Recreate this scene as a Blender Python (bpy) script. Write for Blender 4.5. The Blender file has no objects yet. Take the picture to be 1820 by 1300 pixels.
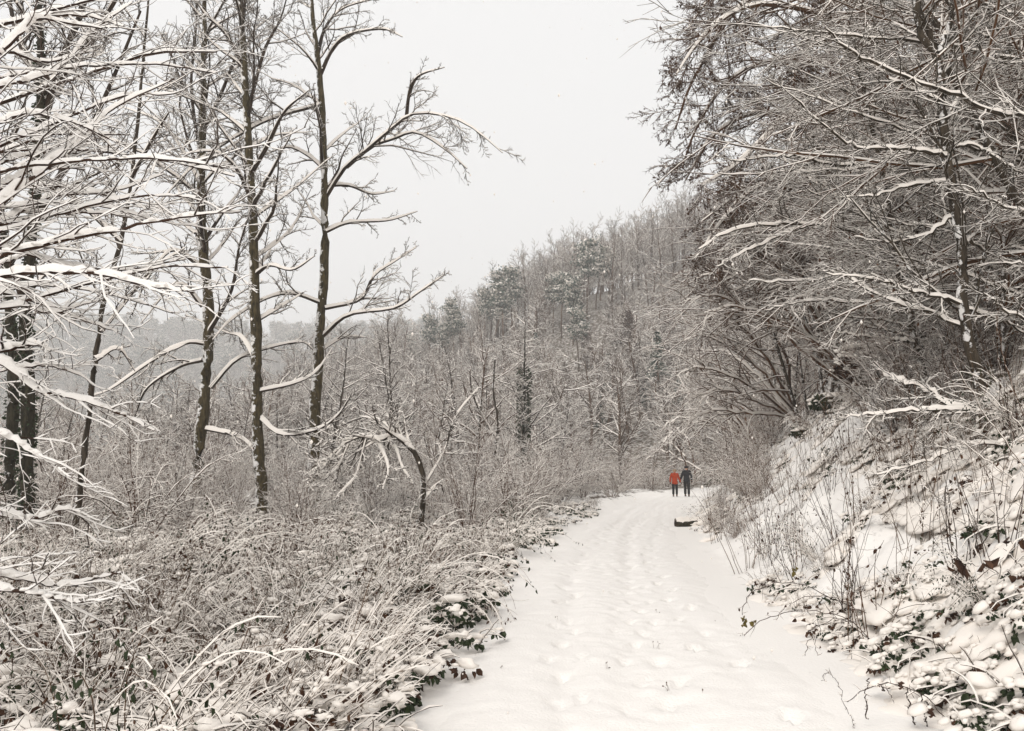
import bpy, math
import numpy as np
from mathutils import Vector, Quaternion

C = bpy.context.scene.collection
SC = bpy.context.scene
RNG = np.random.default_rng

# ------------------------------------------------------------------ camera
FPX, PITCH, EYE = 1344.0, math.radians(8.0), 1.6          # focal length in pixels of the 1820 px wide photograph
cam_d = bpy.data.cameras.new('camera')
cam = bpy.data.objects.new('camera', cam_d); C.objects.link(cam)
cam.location = (0, 0, EYE); cam.rotation_euler = (math.pi / 2 + PITCH, 0, 0)
cam_d.sensor_fit = 'HORIZONTAL'; cam_d.sensor_width = 36.0; cam_d.lens = FPX / 1820 * 36
cam_d.clip_start = 0.05; cam_d.clip_end = 5000
SC.camera = cam

# ------------------------------------------------------------------ overcast sky and weak sun
SUN_EL, SUN_AZ = math.radians(48), math.radians(215)       # azimuth clockwise from +Y
w = bpy.data.worlds.new('World'); SC.world = w; w.use_nodes = True
nt = w.node_tree; nt.nodes.clear()
sky = nt.nodes.new('ShaderNodeTexSky'); sky.sky_type = 'NISHITA'; sky.sun_disc = False
sky.sun_elevation = SUN_EL; sky.sun_rotation = SUN_AZ
mx = nt.nodes.new('ShaderNodeMixRGB'); mx.inputs[0].default_value = 0.96
mx.inputs[2].default_value = (9.9, 9.85, 9.8, 1)           # the cloud layer that covers the blue
bg = nt.nodes.new('ShaderNodeBackground'); bg.inputs[1].default_value = 0.1
ow = nt.nodes.new('ShaderNodeOutputWorld')
nt.links.new(sky.outputs[0], mx.inputs[1]); nt.links.new(mx.outputs[0], bg.inputs[0]); nt.links.new(bg.outputs[0], ow.inputs[0])
sd = bpy.data.lights.new('sun', 'SUN'); sd.energy = 1.75; sd.angle = math.radians(25); sd.color = (1.0, 0.955, 0.90)
sun = bpy.data.objects.new('sun', sd); C.objects.link(sun)
sv = Vector((math.sin(SUN_AZ) * math.cos(SUN_EL), math.cos(SUN_AZ) * math.cos(SUN_EL), math.sin(SUN_EL)))
sun.rotation_euler = sv.to_track_quat('Z', 'Y').to_euler(); sun.location = sv * 100

SC.view_settings.view_transform = 'Standard'; SC.view_settings.look = 'None'
SC.view_settings.exposure = 0.0; SC.view_settings.gamma = 1.0; SC.view_settings.use_curve_mapping = False
SC.render.engine = 'CYCLES'
SC.cycles.max_bounces = 5; SC.cycles.diffuse_bounces = 3; SC.cycles.glossy_bounces = 1; SC.cycles.transmission_bounces = 1
SC.cycles.volume_bounces = 3; SC.cycles.transparent_max_bounces = 4
SC.cycles.use_denoising = True
SC.cycles.caustics_reflective = False; SC.cycles.caustics_refractive = False
HAZE = 0.001

# ------------------------------------------------------------------ helpers
def at(px, py, Y):
    """the point at depth Y (metres along +Y) seen at pixel (px, py) of the photograph"""
    a, b = (px - 910) / FPX, (650 - py) / FPX
    d = (a, math.cos(PITCH) - b * math.sin(PITCH), math.sin(PITCH) + b * math.cos(PITCH))
    k = Y / d[1]
    return np.array((d[0] * k, Y, EYE + d[2] * k))

def nrm(v): return v / np.maximum(np.linalg.norm(v, axis=-1, keepdims=True), 1e-9)

def _hash(i, j, s):
    n = (i * 374761393 + j * 668265263 + s * 974634777) & 0xffffffff
    n = ((n ^ (n >> 13)) * 1274126177) & 0xffffffff
    return ((n ^ (n >> 16)) & 0xffff) / 65535.0

def noise2(x, y, s=0):
    x = np.asarray(x, float); y = np.asarray(y, float)
    i = np.floor(x).astype(np.int64); j = np.floor(y).astype(np.int64)
    u = x - i; v = y - j; u = u * u * (3 - 2 * u); v = v * v * (3 - 2 * v)
    return ((_hash(i, j, s) * (1 - u) + _hash(i + 1, j, s) * u) * (1 - v) + (_hash(i, j + 1, s) * (1 - u) + _hash(i + 1, j + 1, s) * u) * v) * 2 - 1

def fbm(x, y, s=0, o=3):
    r = 0; a = 1
    for k in range(o): r = r + a * noise2(x * 2 ** k, y * 2 ** k, s + k * 7); a *= 0.5
    return r

def sstep(t): t = np.clip(t, 0, 1); return t * t * (3 - 2 * t)

# the path's centre line, smoothed
_ty = np.arange(-60, 200, 0.5)
_tx = np.interp(_ty, [-60, 0, 4.7, 9, 13.4, 19.4, 27, 35, 44, 52, 62, 75, 90, 110, 200], [-1.5, 0.5, 0.80, 1.2, 1.75, 2.8, 4.45, 6.3, 8.8, 11.3, 15.5, 23, 34, 50, 120])
_k = np.ones(9) / 9; _tx = np.convolve(np.pad(_tx, 4, mode='edge'), _k, 'valid')
HW = 1.56
def xc(y): return np.interp(y, _ty, _tx)
_ts = np.sqrt(1 + np.gradient(_tx, _ty) ** 2)
def lat(x, y): return (x - xc(y)) / np.interp(y, _ty, _ts)     # signed distance from the centre line

RX = [-300, -140, -95, -70, -55, -44, -25, -8, 6, 20, 38, 55, 90, 160, 400]
RH = [0, 0, 2, 6, 12, 19, 26, 36, 45, 53, 60, 66, 72, 76, 76]
def H(x, y, fine=True):
    x = np.asarray(x, float); y = np.asarray(y, float)
    s = lat(x, y)
    t = s - HW - 0.25
    tt = np.maximum(t, 0)
    bank = np.where(tt < 8, 0.92 * (np.sqrt(tt * tt + 0.55 ** 2) - 0.55), 0) + np.where(tt >= 8, 0.92 * 7.47 + 0.62 * (tt - 8), 0)
    bank = np.minimum(bank, 46 + 0.02 * tt) * (1 + 0.12 * noise2(x * 0.25, y * 0.2, 3))
    l = np.maximum(-s - HW, 0)
    low = -0.5 * sstep((l - 0.4) / 6) + 0.10 * np.exp(-((l - 0.9) / 0.6) ** 2)
    rx = np.interp(x, RX, RH)
    hill = rx * sstep((y - 72) / 150) * (1 + 0.06 * noise2(x * 0.03, y * 0.03, 9))
    far = 150 * sstep((y - 420) / 430) * (0.82 + 0.18 * noise2(x * 0.004, y * 0.003, 5)) * sstep((-x + 260) / 300)
    z = np.maximum(np.maximum(bank + low, hill + low), far)
    veg = sstep((np.abs(s) - HW + 0.05) / np.where(s > 0, 1.3, 0.8))
    z = z + veg * (0.10 * noise2(x * 0.8, y * 0.8, 21) + 0.05)
    if fine: z = z + veg * (np.where(s > 0, 0.26, 0.17) * np.abs(noise2(x * 1.7, y * 1.7, 22)) + 0.09 * np.abs(noise2(x * 3.9, y * 3.9, 23)) + 0.03 * noise2(x * 7, y * 7, 24) - 0.05)
    return z

# ------------------------------------------------------------------ materials
def new_mat(name):
    m = bpy.data.materials.new(name); m.use_nodes = True
    n = m.node_tree.nodes; l = m.node_tree.links
    return m, n, l, n['Principled BSDF']

def simple(name, col, rough=0.8, col2=None, scale=8.0, bump=0.0, bscale=30.0):
    m, n, l, p = new_mat(name)
    p.inputs['Base Color'].default_value = (*col, 1); p.inputs['Roughness'].default_value = rough
    p.inputs['Specular IOR Level'].default_value = 0.25
    if col2 or bump:
        g = n.new('ShaderNodeNewGeometry')
    if col2:
        t = n.new('ShaderNodeTexNoise'); t.inputs['Scale'].default_value = scale; t.inputs['Detail'].default_value = 4
        r = n.new('ShaderNodeValToRGB'); r.color_ramp.elements[0].position = 0.35; r.color_ramp.elements[1].position = 0.65
        r.color_ramp.elements[0].color = (*col, 1); r.color_ramp.elements[1].color = (*col2, 1)
        l.new(g.outputs['Position'], t.inputs['Vector']); l.new(t.outputs['Fac'], r.inputs[0]); l.new(r.outputs[0], p.inputs['Base Color'])
    if bump:
        t2 = n.new('ShaderNodeTexNoise'); t2.inputs['Scale'].default_value = bscale; t2.inputs['Detail'].default_value = 5
        b = n.new('ShaderNodeBump'); b.inputs['Strength'].default_value = bump; b.inputs['Distance'].default_value = 0.02
        l.new(g.outputs['Position'], t2.inputs['Vector']); l.new(t2.outputs['Fac'], b.inputs['Height']); l.new(b.outputs[0], p.inputs['Normal'])
    return m

def bark(name, dark, light, patch=0.5, stretch=0.25, scale=14):
    """bark: streaked dark and light, with snow plastered on the windward side in patches"""
    m, n, l, p = new_mat(name)
    p.inputs['Roughness'].default_value = 0.85; p.inputs['Specular IOR Level'].default_value = 0.2
    tc = n.new('ShaderNodeTexCoord'); mp = n.new('ShaderNodeMapping'); mp.inputs['Scale'].default_value = (1, 1, stretch)
    l.new(tc.outputs['Object'], mp.inputs[0])
    t = n.new('ShaderNodeTexNoise'); t.inputs['Scale'].default_value = scale; t.inputs['Detail'].default_value = 6; t.inputs['Roughness'].default_value = 0.7
    l.new(mp.outputs[0], t.inputs['Vector'])
    r = n.new('ShaderNodeValToRGB'); r.color_ramp.elements[0].position = 0.36; r.color_ramp.elements[1].position = 0.66
    r.color_ramp.elements[0].color = (*dark, 1); r.color_ramp.elements[1].color = (*light, 1)
    l.new(t.outputs['Fac'], r.inputs[0])
    g = n.new('ShaderNodeNewGeometry')
    dt = n.new('ShaderNodeVectorMath'); dt.operation = 'DOT_PRODUCT'; dt.inputs[1].default_value = (-0.72, -0.35, 0.6)
    l.new(g.outputs['Normal'], dt.inputs[0])
    t2 = n.new('ShaderNodeTexNoise'); t2.inputs['Scale'].default_value = 3.2; t2.inputs['Detail'].default_value = 5; t2.inputs['Roughness'].default_value = 0.75
    l.new(tc.outputs['Object'], t2.inputs['Vector'])
    ad = n.new('ShaderNodeMath'); ad.operation = 'MULTIPLY_ADD'; ad.inputs[1].default_value = 0.28; l.new(dt.outputs['Value'], ad.inputs[0]); l.new(t2.outputs['Fac'], ad.inputs[2])
    r2 = n.new('ShaderNodeValToRGB'); r2.color_ramp.elements[0].position = 0.79 - 0.2 * patch; r2.color_ramp.elements[1].position = 0.83 - 0.2 * patch
    l.new(ad.outputs[0], r2.inputs[0])
    mixn = n.new('ShaderNodeMixRGB'); mixn.inputs[2].default_value = (0.84, 0.82, 0.8, 1)
    l.new(r2.outputs[0], mixn.inputs[0]); l.new(r.outputs[0], mixn.inputs[1]); l.new(mixn.outputs[0], p.inputs['Base Color'])
    b = n.new('ShaderNodeBump'); b.inputs['Strength'].default_value = 0.7; b.inputs['Distance'].default_value = 0.03
    a2 = n.new('ShaderNodeMath'); a2.operation = 'ADD'; l.new(t.outputs['Fac'], a2.inputs[0]); l.new(r2.outputs[0], a2.inputs[1])
    l.new(a2.outputs[0], b.inputs['Height']); l.new(b.outputs[0], p.inputs['Normal'])
    return m

SNOWC = (0.88, 0.848, 0.812)
M_SNOW = simple('snow', (0.87, 0.815, 0.755), 0.7)
M_SNOW2 = simple('snow_grainy', SNOWC, 0.7, bump=0.5, bscale=45)
M_TRUNK = bark('mossy_bark', (0.020, 0.016, 0.008), (0.115, 0.088, 0.042), 0.6)
M_BARK = bark('brown_bark', (0.022, 0.017, 0.012), (0.085, 0.066, 0.046), 0.35)
M_IVYBARK = bark('dark_bark', (0.014, 0.012, 0.008), (0.06, 0.052, 0.032), 0.2)
M_TWIG = simple('twig', (0.022, 0.014, 0.009), 0.8, (0.052, 0.033, 0.020), 3.0)
M_BRTWIG = simple('brown_twig', (0.046, 0.021, 0.009), 0.8, (0.115, 0.053, 0.022), 2.0)
M_REDTWIG = simple('red_twig', (0.028, 0.014, 0.009), 0.75, (0.06, 0.031, 0.019), 3.0)
M_FARTWIG = simple('far_twig', (0.042, 0.023, 0.012), 0.9, (0.12, 0.066, 0.033), 0.12)
M_STRAW = simple('dry_stalk', (0.045, 0.024, 0.011), 0.8, (0.14, 0.078, 0.036), 6.0)
M_LEAF = simple('dark_leaf', (0.014, 0.024, 0.010), 0.55, (0.035, 0.05, 0.018), 9.0)
M_BROWNLEAF = simple('dead_leaf', (0.035, 0.016, 0.010), 0.75, (0.085, 0.040, 0.020), 9.0)
M_YLEAF = simple('yellowed_leaf', (0.10, 0.075, 0.015), 0.7, (0.16, 0.12, 0.03), 12.0)
M_NEEDLE = simple('needle', (0.05, 0.08, 0.063), 0.8, (0.11, 0.15, 0.12), 0.6)
M_ROCK = simple('rock', (0.10, 0.10, 0.10), 0.9, (0.2, 0.195, 0.185), 3.0, bump=0.6, bscale=5)

def ground_mat():
    m, n, l, p = new_mat('snowy_ground')
    p.inputs['Roughness'].default_value = 0.75; p.inputs['Specular IOR Level'].default_value = 0.2
    g = n.new('ShaderNodeNewGeometry')
    at_ = n.new('ShaderNodeAttribute'); at_.attribute_name = 'litter'
    t = n.new('ShaderNodeTexNoise'); t.inputs['Scale'].default_value = 1.7; t.inputs['Detail'].default_value = 9; t.inputs['Roughness'].default_value = 0.72
    l.new(g.outputs['Position'], t.inputs['Vector'])
    a = n.new('ShaderNodeMath'); a.operation = 'MULTIPLY_ADD'; a.inputs[1].default_value = 0.45
    l.new(at_.outputs['Fac'], a.inputs[0]); l.new(t.outputs['Fac'], a.inputs[2])
    r = n.new('ShaderNodeValToRGB'); r.color_ramp.elements[0].position = 0.62; r.color_ramp.elements[1].position = 0.80
    l.new(a.outputs[0], r.inputs[0])
    t3 = n.new('ShaderNodeTexNoise'); t3.inputs['Scale'].default_value = 6; t3.inputs['Detail'].default_value = 4; l.new(g.outputs['Position'], t3.inputs['Vector'])
    r3 = n.new('ShaderNodeValToRGB'); r3.color_ramp.elements[0].color = (0.03, 0.028, 0.016, 1); r3.color_ramp.elements[1].color = (0.12, 0.08, 0.05, 1)
    l.new(t3.outputs['Fac'], r3.inputs[0])
    mm = n.new('ShaderNodeMixRGB'); mm.inputs[1].default_value = (*SNOWC, 1)
    l.new(r.outputs[0], mm.inputs[0]); l.new(r3.outputs[0], mm.inputs[2]); l.new(mm.outputs[0], p.inputs['Base Color'])
    t2 = n.new('ShaderNodeTexNoise'); t2.inputs['Scale'].default_value = 35; t2.inputs['Detail'].default_value = 5; l.new(g.outputs['Position'], t2.inputs['Vector'])
    b = n.new('ShaderNodeBump'); b.inputs['Strength'].default_value = 0.35; b.inputs['Distance'].default_value = 0.02
    l.new(t2.outputs['Fac'], b.inputs['Height']); l.new(b.outputs[0], p.inputs['Normal'])
    return m
M_GROUND = ground_mat()

# ------------------------------------------------------------------ mesh builder
class MB:
    def __init__(s): s.v = []; s.f = []; s.m = []; s.n = 0
    def add(s, v, f, mat=0):
        v = np.asarray(v, np.float32).reshape(-1, 3); f = np.asarray(f, np.int64)
        if not len(f): return
        s.v.append(v); s.f.append(f + s.n); s.m.append(np.full(len(f), mat, np.int32)); s.n += len(v)
    def build(s, name, mats, parent=None, smooth=True, origin=None):
        me = bpy.data.meshes.new(name)
        V = np.concatenate(s.v) if s.v else np.zeros((0, 3), np.float32)
        if origin is not None: V = V - np.asarray(origin, np.float32)
        me.vertices.add(len(V)); me.vertices.foreach_set('co', V.ravel())
        if s.f:
            tot = np.concatenate([np.full(len(f), f.shape[1], np.int32) for f in s.f])
            me.loops.add(int(tot.sum())); me.loops.foreach_set('vertex_index', np.concatenate([f.ravel() for f in s.f]).astype(np.int32))
            me.polygons.add(len(tot)); st = np.zeros(len(tot), np.int32); st[1:] = np.cumsum(tot)[:-1]
            me.polygons.foreach_set('loop_start', st)
            me.polygons.foreach_set('material_index', np.concatenate(s.m))
            if smooth: me.polygons.foreach_set('use_smooth', np.ones(len(tot), bool))
        for m in (mats if isinstance(mats, (list, tuple)) else [mats]): me.materials.append(m)
        me.update(calc_edges=True)
        o = bpy.data.objects.new(name, me); C.objects.link(o)
        if parent is not None: o.parent = parent
        if origin is not None and parent is None: o.location = origin
        return o

def frame(P):
    T = np.empty_like(P); T[:, 1:-1] = P[:, 2:] - P[:, :-2]; T[:, 0] = P[:, 1] - P[:, 0]; T[:, -1] = P[:, -1] - P[:, -2]
    T = nrm(T)
    S = np.cross(T, np.array((0, 0, 1.0))); ln = np.linalg.norm(S, axis=-1, keepdims=True)
    S = np.where(ln < 0.05, np.array((1.0, 0, 0)), S / np.maximum(ln, 1e-6)); S = nrm(S - T * (S * T).sum(-1, keepdims=True))
    return T, S, np.cross(S, T)

def _sheet(N, K, J, closed):
    """quad indices of N strips of K rings of J verts"""
    jj = J if closed else J - 1
    i = np.arange(N)[:, None, None] * K * J; k = np.arange(K - 1)[None, :, None] * J; j = np.arange(jj)[None, None, :]
    a = i + k + j; b = i + k + (j + 1) % J
    return np.stack([a, b, b + J, a + J], -1).reshape(-1, 4)

def tube(mb, B, sides=3, mat=0, rough=0.0, rng=None):
    P, R = B
    T, S, U = frame(P)
    a = np.arange(sides) * 2 * np.pi / sides - np.pi / 2
    rr = np.broadcast_to(R[:, :, None], R.shape + (sides,))
    if rough: rr = rr * (1 + rough * rng.normal(size=rr.shape))
    V = P[:, :, None] + (S[:, :, None] * np.cos(a)[:, None] + U[:, :, None] * np.sin(a)[:, None]) * rr[..., None]
    mb.add(V, _sheet(P.shape[0], P.shape[1], sides, True), mat)

def snow(mb, B, depth, rng, prof=3, mat=0, ratio=3.0, steep=0.3, gaps=0.0):
    """the ridge of snow lying along the top of branches; thinner on thin and on steep ones"""
    P, R = B
    T, S, U = frame(P)
    hz = np.clip((np.sqrt(np.maximum(1 - T[..., 2] ** 2, 0)) - steep) / 0.4, 0, 1)
    h = np.minimum(depth, R * ratio) * hz * (0.55 + 0.9 * rng.random(R.shape))
    if gaps: g = (rng.random(R.shape) > gaps); h = h * g; hz = hz * g
    h[:, -1] *= 0.4
    if prof == 3: a = np.radians([15, 90, 165])
    else: a = np.radians([-8, 40, 90, 140, 188])
    ca, sa = np.cos(a), np.sin(a)
    side = R * (0.36 + 0.76 * hz) + h * (0.3 if prof == 5 else 0.12)
    top = R * (0.36 + 0.72 * hz) + h
    V = P[:, :, None] + S[:, :, None] * (ca * side[..., None])[..., None] + U[:, :, None] * (sa * np.where(sa > 0, top[..., None], side[..., None]))[..., None]
    mb.add(V, _sheet(P.shape[0], P.shape[1], len(a), False), mat)

def grow(rng, start, d, length, r0, taper, k, wander=0.15, up=0.0, droop=0.0):
    start = np.asarray(start, float).reshape(-1, 3); d = nrm(np.asarray(d, float).reshape(-1, 3)); N = len(start)
    length = np.broadcast_to(np.asarray(length, float), (N,)); r0 = np.broadcast_to(np.asarray(r0, float), (N,))
    P = np.empty((N, k + 1, 3)); P[:, 0] = start; st = (length / k)[:, None]
    for i in range(k):
        if i: d = d + wander * rng.normal(size=d.shape)
        d[:, 2] += up - droop * (i / k); d = nrm(d)
        P[:, i + 1] = P[:, i] + d * st
    R = r0[:, None] * (1 - (1 - taper) * np.linspace(0, 1, k + 1)[None, :])
    return P, R

def plen(P): return np.linalg.norm(np.diff(P, axis=1), axis=-1).sum(1)

def spawn(rng, B, cnt, t0, t1, ang, angj, lf, ltaper, rr, up=0.0, flat=0.0, lmin=0.0):
    P, R = B; N, K = R.shape
    cnt = np.broadcast_to(np.asarray(cnt, int), (N,))
    idx = np.repeat(np.arange(N), cnt)
    j = np.concatenate([np.arange(c) for c in cnt]) if N else np.zeros(0)
    t = t0 + (t1 - t0) * (j + rng.random(len(idx))) / np.maximum(cnt[idx], 1)
    f = t * (K - 1); i = np.minimum(f.astype(int), K - 2); u = (f - i)[:, None]
    pos = P[idx, i] * (1 - u) + P[idx, i + 1] * u
    T = nrm(P[idx, i + 1] - P[idx, i])
    _, S, U = frame(np.stack([pos, pos + T], 1)); S = S[:, 0]; U = U[:, 0]
    if flat: az = np.where(j % 2 == 0, 0, np.pi) + rng.normal(0, 0.9 * (1 - flat) + 0.15, len(idx))
    else: az = rng.random(len(idx)) * 2 * np.pi
    a = ang + angj * rng.normal(size=len(idx))
    d = T * np.cos(a)[:, None] + (S * np.cos(az)[:, None] + U * np.sin(az)[:, None]) * np.sin(a)[:, None]
    d[:, 2] += up; d = nrm(d)
    L = plen(P)[idx] * lf * (1 - ltaper * t) * rng.uniform(0.6, 1.3, len(idx))
    L = np.maximum(L, lmin)
    r = (R[idx, i] * (1 - u[:, 0]) + R[idx, i + 1] * u[:, 0]) * rr
    return pos, d, L, r

def smooth_line(pts, rad, n):
    """Catmull-Rom through the given points, n+1 samples"""
    p = np.asarray(pts, float); q = np.vstack([2 * p[0] - p[1], p, 2 * p[-1] - p[-2]])
    s = np.linspace(0, len(p) - 1 - 1e-6, n + 1); i = s.astype(int); u = (s - i)[:, None]
    a, b, c, d = q[i], q[i + 1], q[i + 2], q[i + 3]
    P = 0.5 * (2 * b + (c - a) * u + (2 * a - 5 * b + 4 * c - d) * u ** 2 + (3 * b - a - 3 * c + d) * u ** 3)
    R = np.interp(s, np.arange(len(p)), rad) if np.ndim(rad) else None
    if R is None: R = np.full(n + 1, rad)
    return P[None], R[None]

# ------------------------------------------------------------------ things
def tag(o, label, cat, group=None, kind=None):
    o['label'] = label
    if cat: o['category'] = cat
    if group: o['group'] = group
    if kind: o['kind'] = kind
    return o

def thing(name, label, cat, loc=(0, 0, 0), group=None):
    o = bpy.data.objects.new(name, None); C.objects.link(o); o.location = loc; o.empty_display_size = 0.2
    return tag(o, label, cat, group)

def stuff(o): o['kind'] = 'stuff'; return o

def copy_thing(o, loc, rz, sc, label=None, group=None, tilt=(0, 0)):
    r = o.copy(); C.objects.link(r); r.location = loc; r.rotation_euler = (tilt[0], tilt[1], rz); r.scale = (sc, sc, sc)
    if label: r['label'] = label
    if group: r['group'] = group
    for ch in o.children:
        c = ch.copy(); C.objects.link(c); c.parent = r
        for g in ch.children:
            d = g.copy(); C.objects.link(d); d.parent = c
    return r

def put(o, x, y, rz, sc, dz=-0.05):
    o.location = (x, y, float(H(x, y)) + dz); o.rotation_euler = (0, 0, rz); o.scale = (sc, sc, sc)

LAND = [(50, 'the ivy-grown trunk'), (130, 'the leaning young trunk'), (347, 'the leftmost ash'), (465, 'the middle ash'), (562, 'the rightmost ash'), (745, 'the small bowed tree'), (885, 'the pale forking stem'), (935, 'the ivy-clad alder'), (1080, 'the path bend'),
        (1200, 'the walkers'), (1330, 'the foot of the bank'), (1471, 'the ivy stump'), (1552, 'the leafy brown bush'), (1642, 'the leaning tree'), (1738, 'the slender near tree'), (1850, 'the right edge')]
def where(x, y):
    """where something stands, by the nearest landmark in the view"""
    px = 910 + x / y * FPX; a, n_ = min(LAND, key=lambda q: abs(q[0] - px))
    side = 'just left of' if px < a - 14 else 'just right of' if px > a + 14 else 'in line with'
    return side + ' ' + n_
def band(y): return 'near' if y < 8 else 'fairly near' if y < 13 else 'mid-distance' if y < 21 else 'farther' if y < 32 else 'far' if y < 48 else 'farthest'
def relabel(o, what, sc=None):
    x, y = o.location[0], o.location[1]
    o['label'] = band(y) + ' ' + what + ' ' + where(x, y)

def place_kind(protos, spots, rng, labels, group, smin=0.85, smax=1.15, used=None, tilt=0.05, dz=-0.05):
    """the prototypes themselves take the first spots, copies the rest"""
    out = []
    for q, (x, y) in enumerate(spots):
        i = q % len(protos); z = float(H(x, y)) + dz; rz = rng.uniform(0, 6.28); sc = rng.uniform(smin, smax)
        lb = labels[i] if isinstance(labels, list) else labels
        if q < len(protos):
            o = protos[i]; o.location = (x, y, z); o.rotation_euler = (rng.normal(0, tilt), rng.normal(0, tilt), rz); o.scale = (sc,) * 3
            o['label'] = lb; o['group'] = group
        else: o = copy_thing(protos[i], (x, y, z), rz, sc, lb, group, (rng.normal(0, tilt), rng.normal(0, tilt)))
        out.append(o)
    return out

def scatter(name, label, cat, pts, rz, sc, kind, sources, tilt=None):
    """one 'stuff' object: geometry nodes set the sources' meshes on its points"""
    N = len(pts)
    me = bpy.data.meshes.new(name); me.vertices.add(N); me.vertices.foreach_set('co', np.asarray(pts, np.float32).ravel())
    rot = np.zeros((N, 3), np.float32); rot[:, 2] = rz
    if tilt is not None: rot[:, :2] = tilt
    a = me.attributes.new('rot', 'FLOAT_VECTOR', 'POINT'); a.data.foreach_set('vector', rot.ravel())
    a = me.attributes.new('sc', 'FLOAT', 'POINT'); a.data.foreach_set('value', np.asarray(sc, np.float32))
    a = me.attributes.new('kind_id', 'INT', 'POINT'); a.data.foreach_set('value', np.asarray(kind, np.int32))
    o = bpy.data.objects.new(name, me); C.objects.link(o); tag(o, label, cat, None, 'stuff')
    g = bpy.data.node_groups.new(name, 'GeometryNodeTree')
    g.interface.new_socket('Geometry', in_out='INPUT', socket_type='NodeSocketGeometry'); g.interface.new_socket('Geometry', in_out='OUTPUT', socket_type='NodeSocketGeometry')
    n = g.nodes; l = g.links
    gi = n.new('NodeGroupInput'); go = n.new('NodeGroupOutput'); jn = n.new('GeometryNodeJoinGeometry')
    def named(nm, ty):
        q = n.new('GeometryNodeInputNamedAttribute'); q.data_type = ty; q.inputs['Name'].default_value = nm
        return q.outputs['Attribute']
    ro, scl, kd = named('rot', 'FLOAT_VECTOR'), named('sc', 'FLOAT'), named('kind_id', 'INT')
    e2r = n.new('FunctionNodeEulerToRotation'); l.new(ro, e2r.inputs[0])
    for i, s in enumerate(sources):
        oi = n.new('GeometryNodeObjectInfo'); oi.transform_space = 'ORIGINAL'; oi.inputs['Object'].default_value = s; oi.inputs['As Instance'].default_value = False
        cm = n.new('FunctionNodeCompare'); cm.data_type = 'INT'; cm.operation = 'EQUAL'
        l.new(kd, cm.inputs[2]); cm.inputs[3].default_value = i
        ip = n.new('GeometryNodeInstanceOnPoints')
        l.new(gi.outputs[0], ip.inputs['Points']); l.new(cm.outputs[0], ip.inputs['Selection']); l.new(oi.outputs['Geometry'], ip.inputs['Instance'])
        l.new(e2r.outputs[0], ip.inputs['Rotation']); l.new(scl, ip.inputs['Scale']); l.new(ip.outputs[0], jn.inputs[0])
    l.new(jn.outputs[0], go.inputs[0])
    md = o.modifiers.new('scatter', 'NODES'); md.node_group = g
    return o

# leaves: folded diamonds of two triangles
def leaves(mb, pos, d, size, rng, mat=0, width=0.4):
    n = len(pos); d = nrm(d); s = nrm(np.cross(d, rng.normal(size=(n, 3)))); u = np.cross(s, d)
    size = np.broadcast_to(size, (n,))[:, None]
    c = rng.uniform(-0.25, 0.35, (n, 1)); m1 = pos + d * size * 0.28 + u * size * 0.05; m2 = pos + d * size * 0.66 + u * size * (0.04 - 0.4 * c); tip = pos + d * size + u * size * (-0.12 - c)
    W1, W2 = size * width * 0.8, size * width * 0.72; f = u * size * 0.12
    V = np.stack([pos, m1 + s * W1 + f, m2 + s * W2 + f, tip, m2 - s * W2 + f, m1 - s * W1 + f], 1)
    i = np.arange(n)[:, None] * 6
    mb.add(V, np.concatenate([i + [[0, 1, 2, 3]], i + [[0, 3, 4, 5]]]), mat)

_ico = None
def blobs(mb, pos, r, flat, rng, mat=0, amp=0.18, level=2):
    """lumpy cushions of snow"""
    global _ico
    if _ico is None: _ico = {}
    if level not in _ico:
        import bmesh
        b = bmesh.new(); bmesh.ops.create_icosphere(b, subdivisions=level, radius=1)
        _ico[level] = (np.array([v.co[:] for v in b.verts]), np.array([[v.index for v in f.verts] for f in b.faces])); b.free()
    v0, f0 = _ico[level]
    for p, q in zip(pos, r):
        ph = rng.uniform(0, 6.28, 6); fr = rng.uniform(1.5, 3.5, 3)
        v = v0 * (1 + amp * (np.sin(v0[:, :1] * fr[0] + ph[0]) * np.sin(v0[:, 1:2] * fr[1] + ph[1]) + 0.6 * np.sin(v0[:, 2:] * fr[2] * 2 + ph[2] + v0[:, :1] * 3)))
        a = rng.uniform(0, 3.14); ex = rng.uniform(0.75, 1.3)
        v = v * np.array((ex, 1 / ex, flat)); v = np.stack([v[:, 0] * np.cos(a) - v[:, 1] * np.sin(a), v[:, 0] * np.sin(a) + v[:, 1] * np.cos(a), np.where(v[:, 2] < 0, v[:, 2] * 0.45, v[:, 2])], 1)
        mb.add(v * q + p, f0, mat)
# ================================================================== LARGE STRUCTURE: ground, path
def axis(lo, hi, n, c, a):
    u = np.linspace(np.arcsinh((lo - c) / a), np.arcsinh((hi - c) / a), n)
    return c + a * np.sinh(u)
def graded(lo, a, b, hi, st, g):
    up = [b]; dn = [a]; s1 = s2 = st
    while up[-1] < hi: s1 *= g; up.append(up[-1] + s1)
    while dn[-1] > lo: s2 *= g; dn.append(dn[-1] - s2)
    return np.concatenate([dn[::-1][:-1], np.arange(a, b, st), up])
gx = graded(-750, -4.5, 8.5, 750, 0.08, 1.09); gy = graded(-60, 3.2, 13, 1300, 0.09, 1.065)
X, Y = np.meshgrid(gx, gy); Z = H(X, Y)
s_ = lat(X, Y); onp = (np.abs(s_) < HW + 0.02) & (Y < 88) & (Y > -40)
Z = Z - 0.10 * sstep((HW - 0.4 - np.abs(s_)) / 0.4) * ((Y < 88) & (Y > -40))
mb = MB(); mb.add(np.stack([X, Y, Z], -1), _sheet(1, len(gy), len(gx), False))
ground = mb.build('ground', M_GROUND); ground['kind'] = 'structure'; ground['label'] = 'snow-covered valley floor, bank and hillsides'
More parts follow.
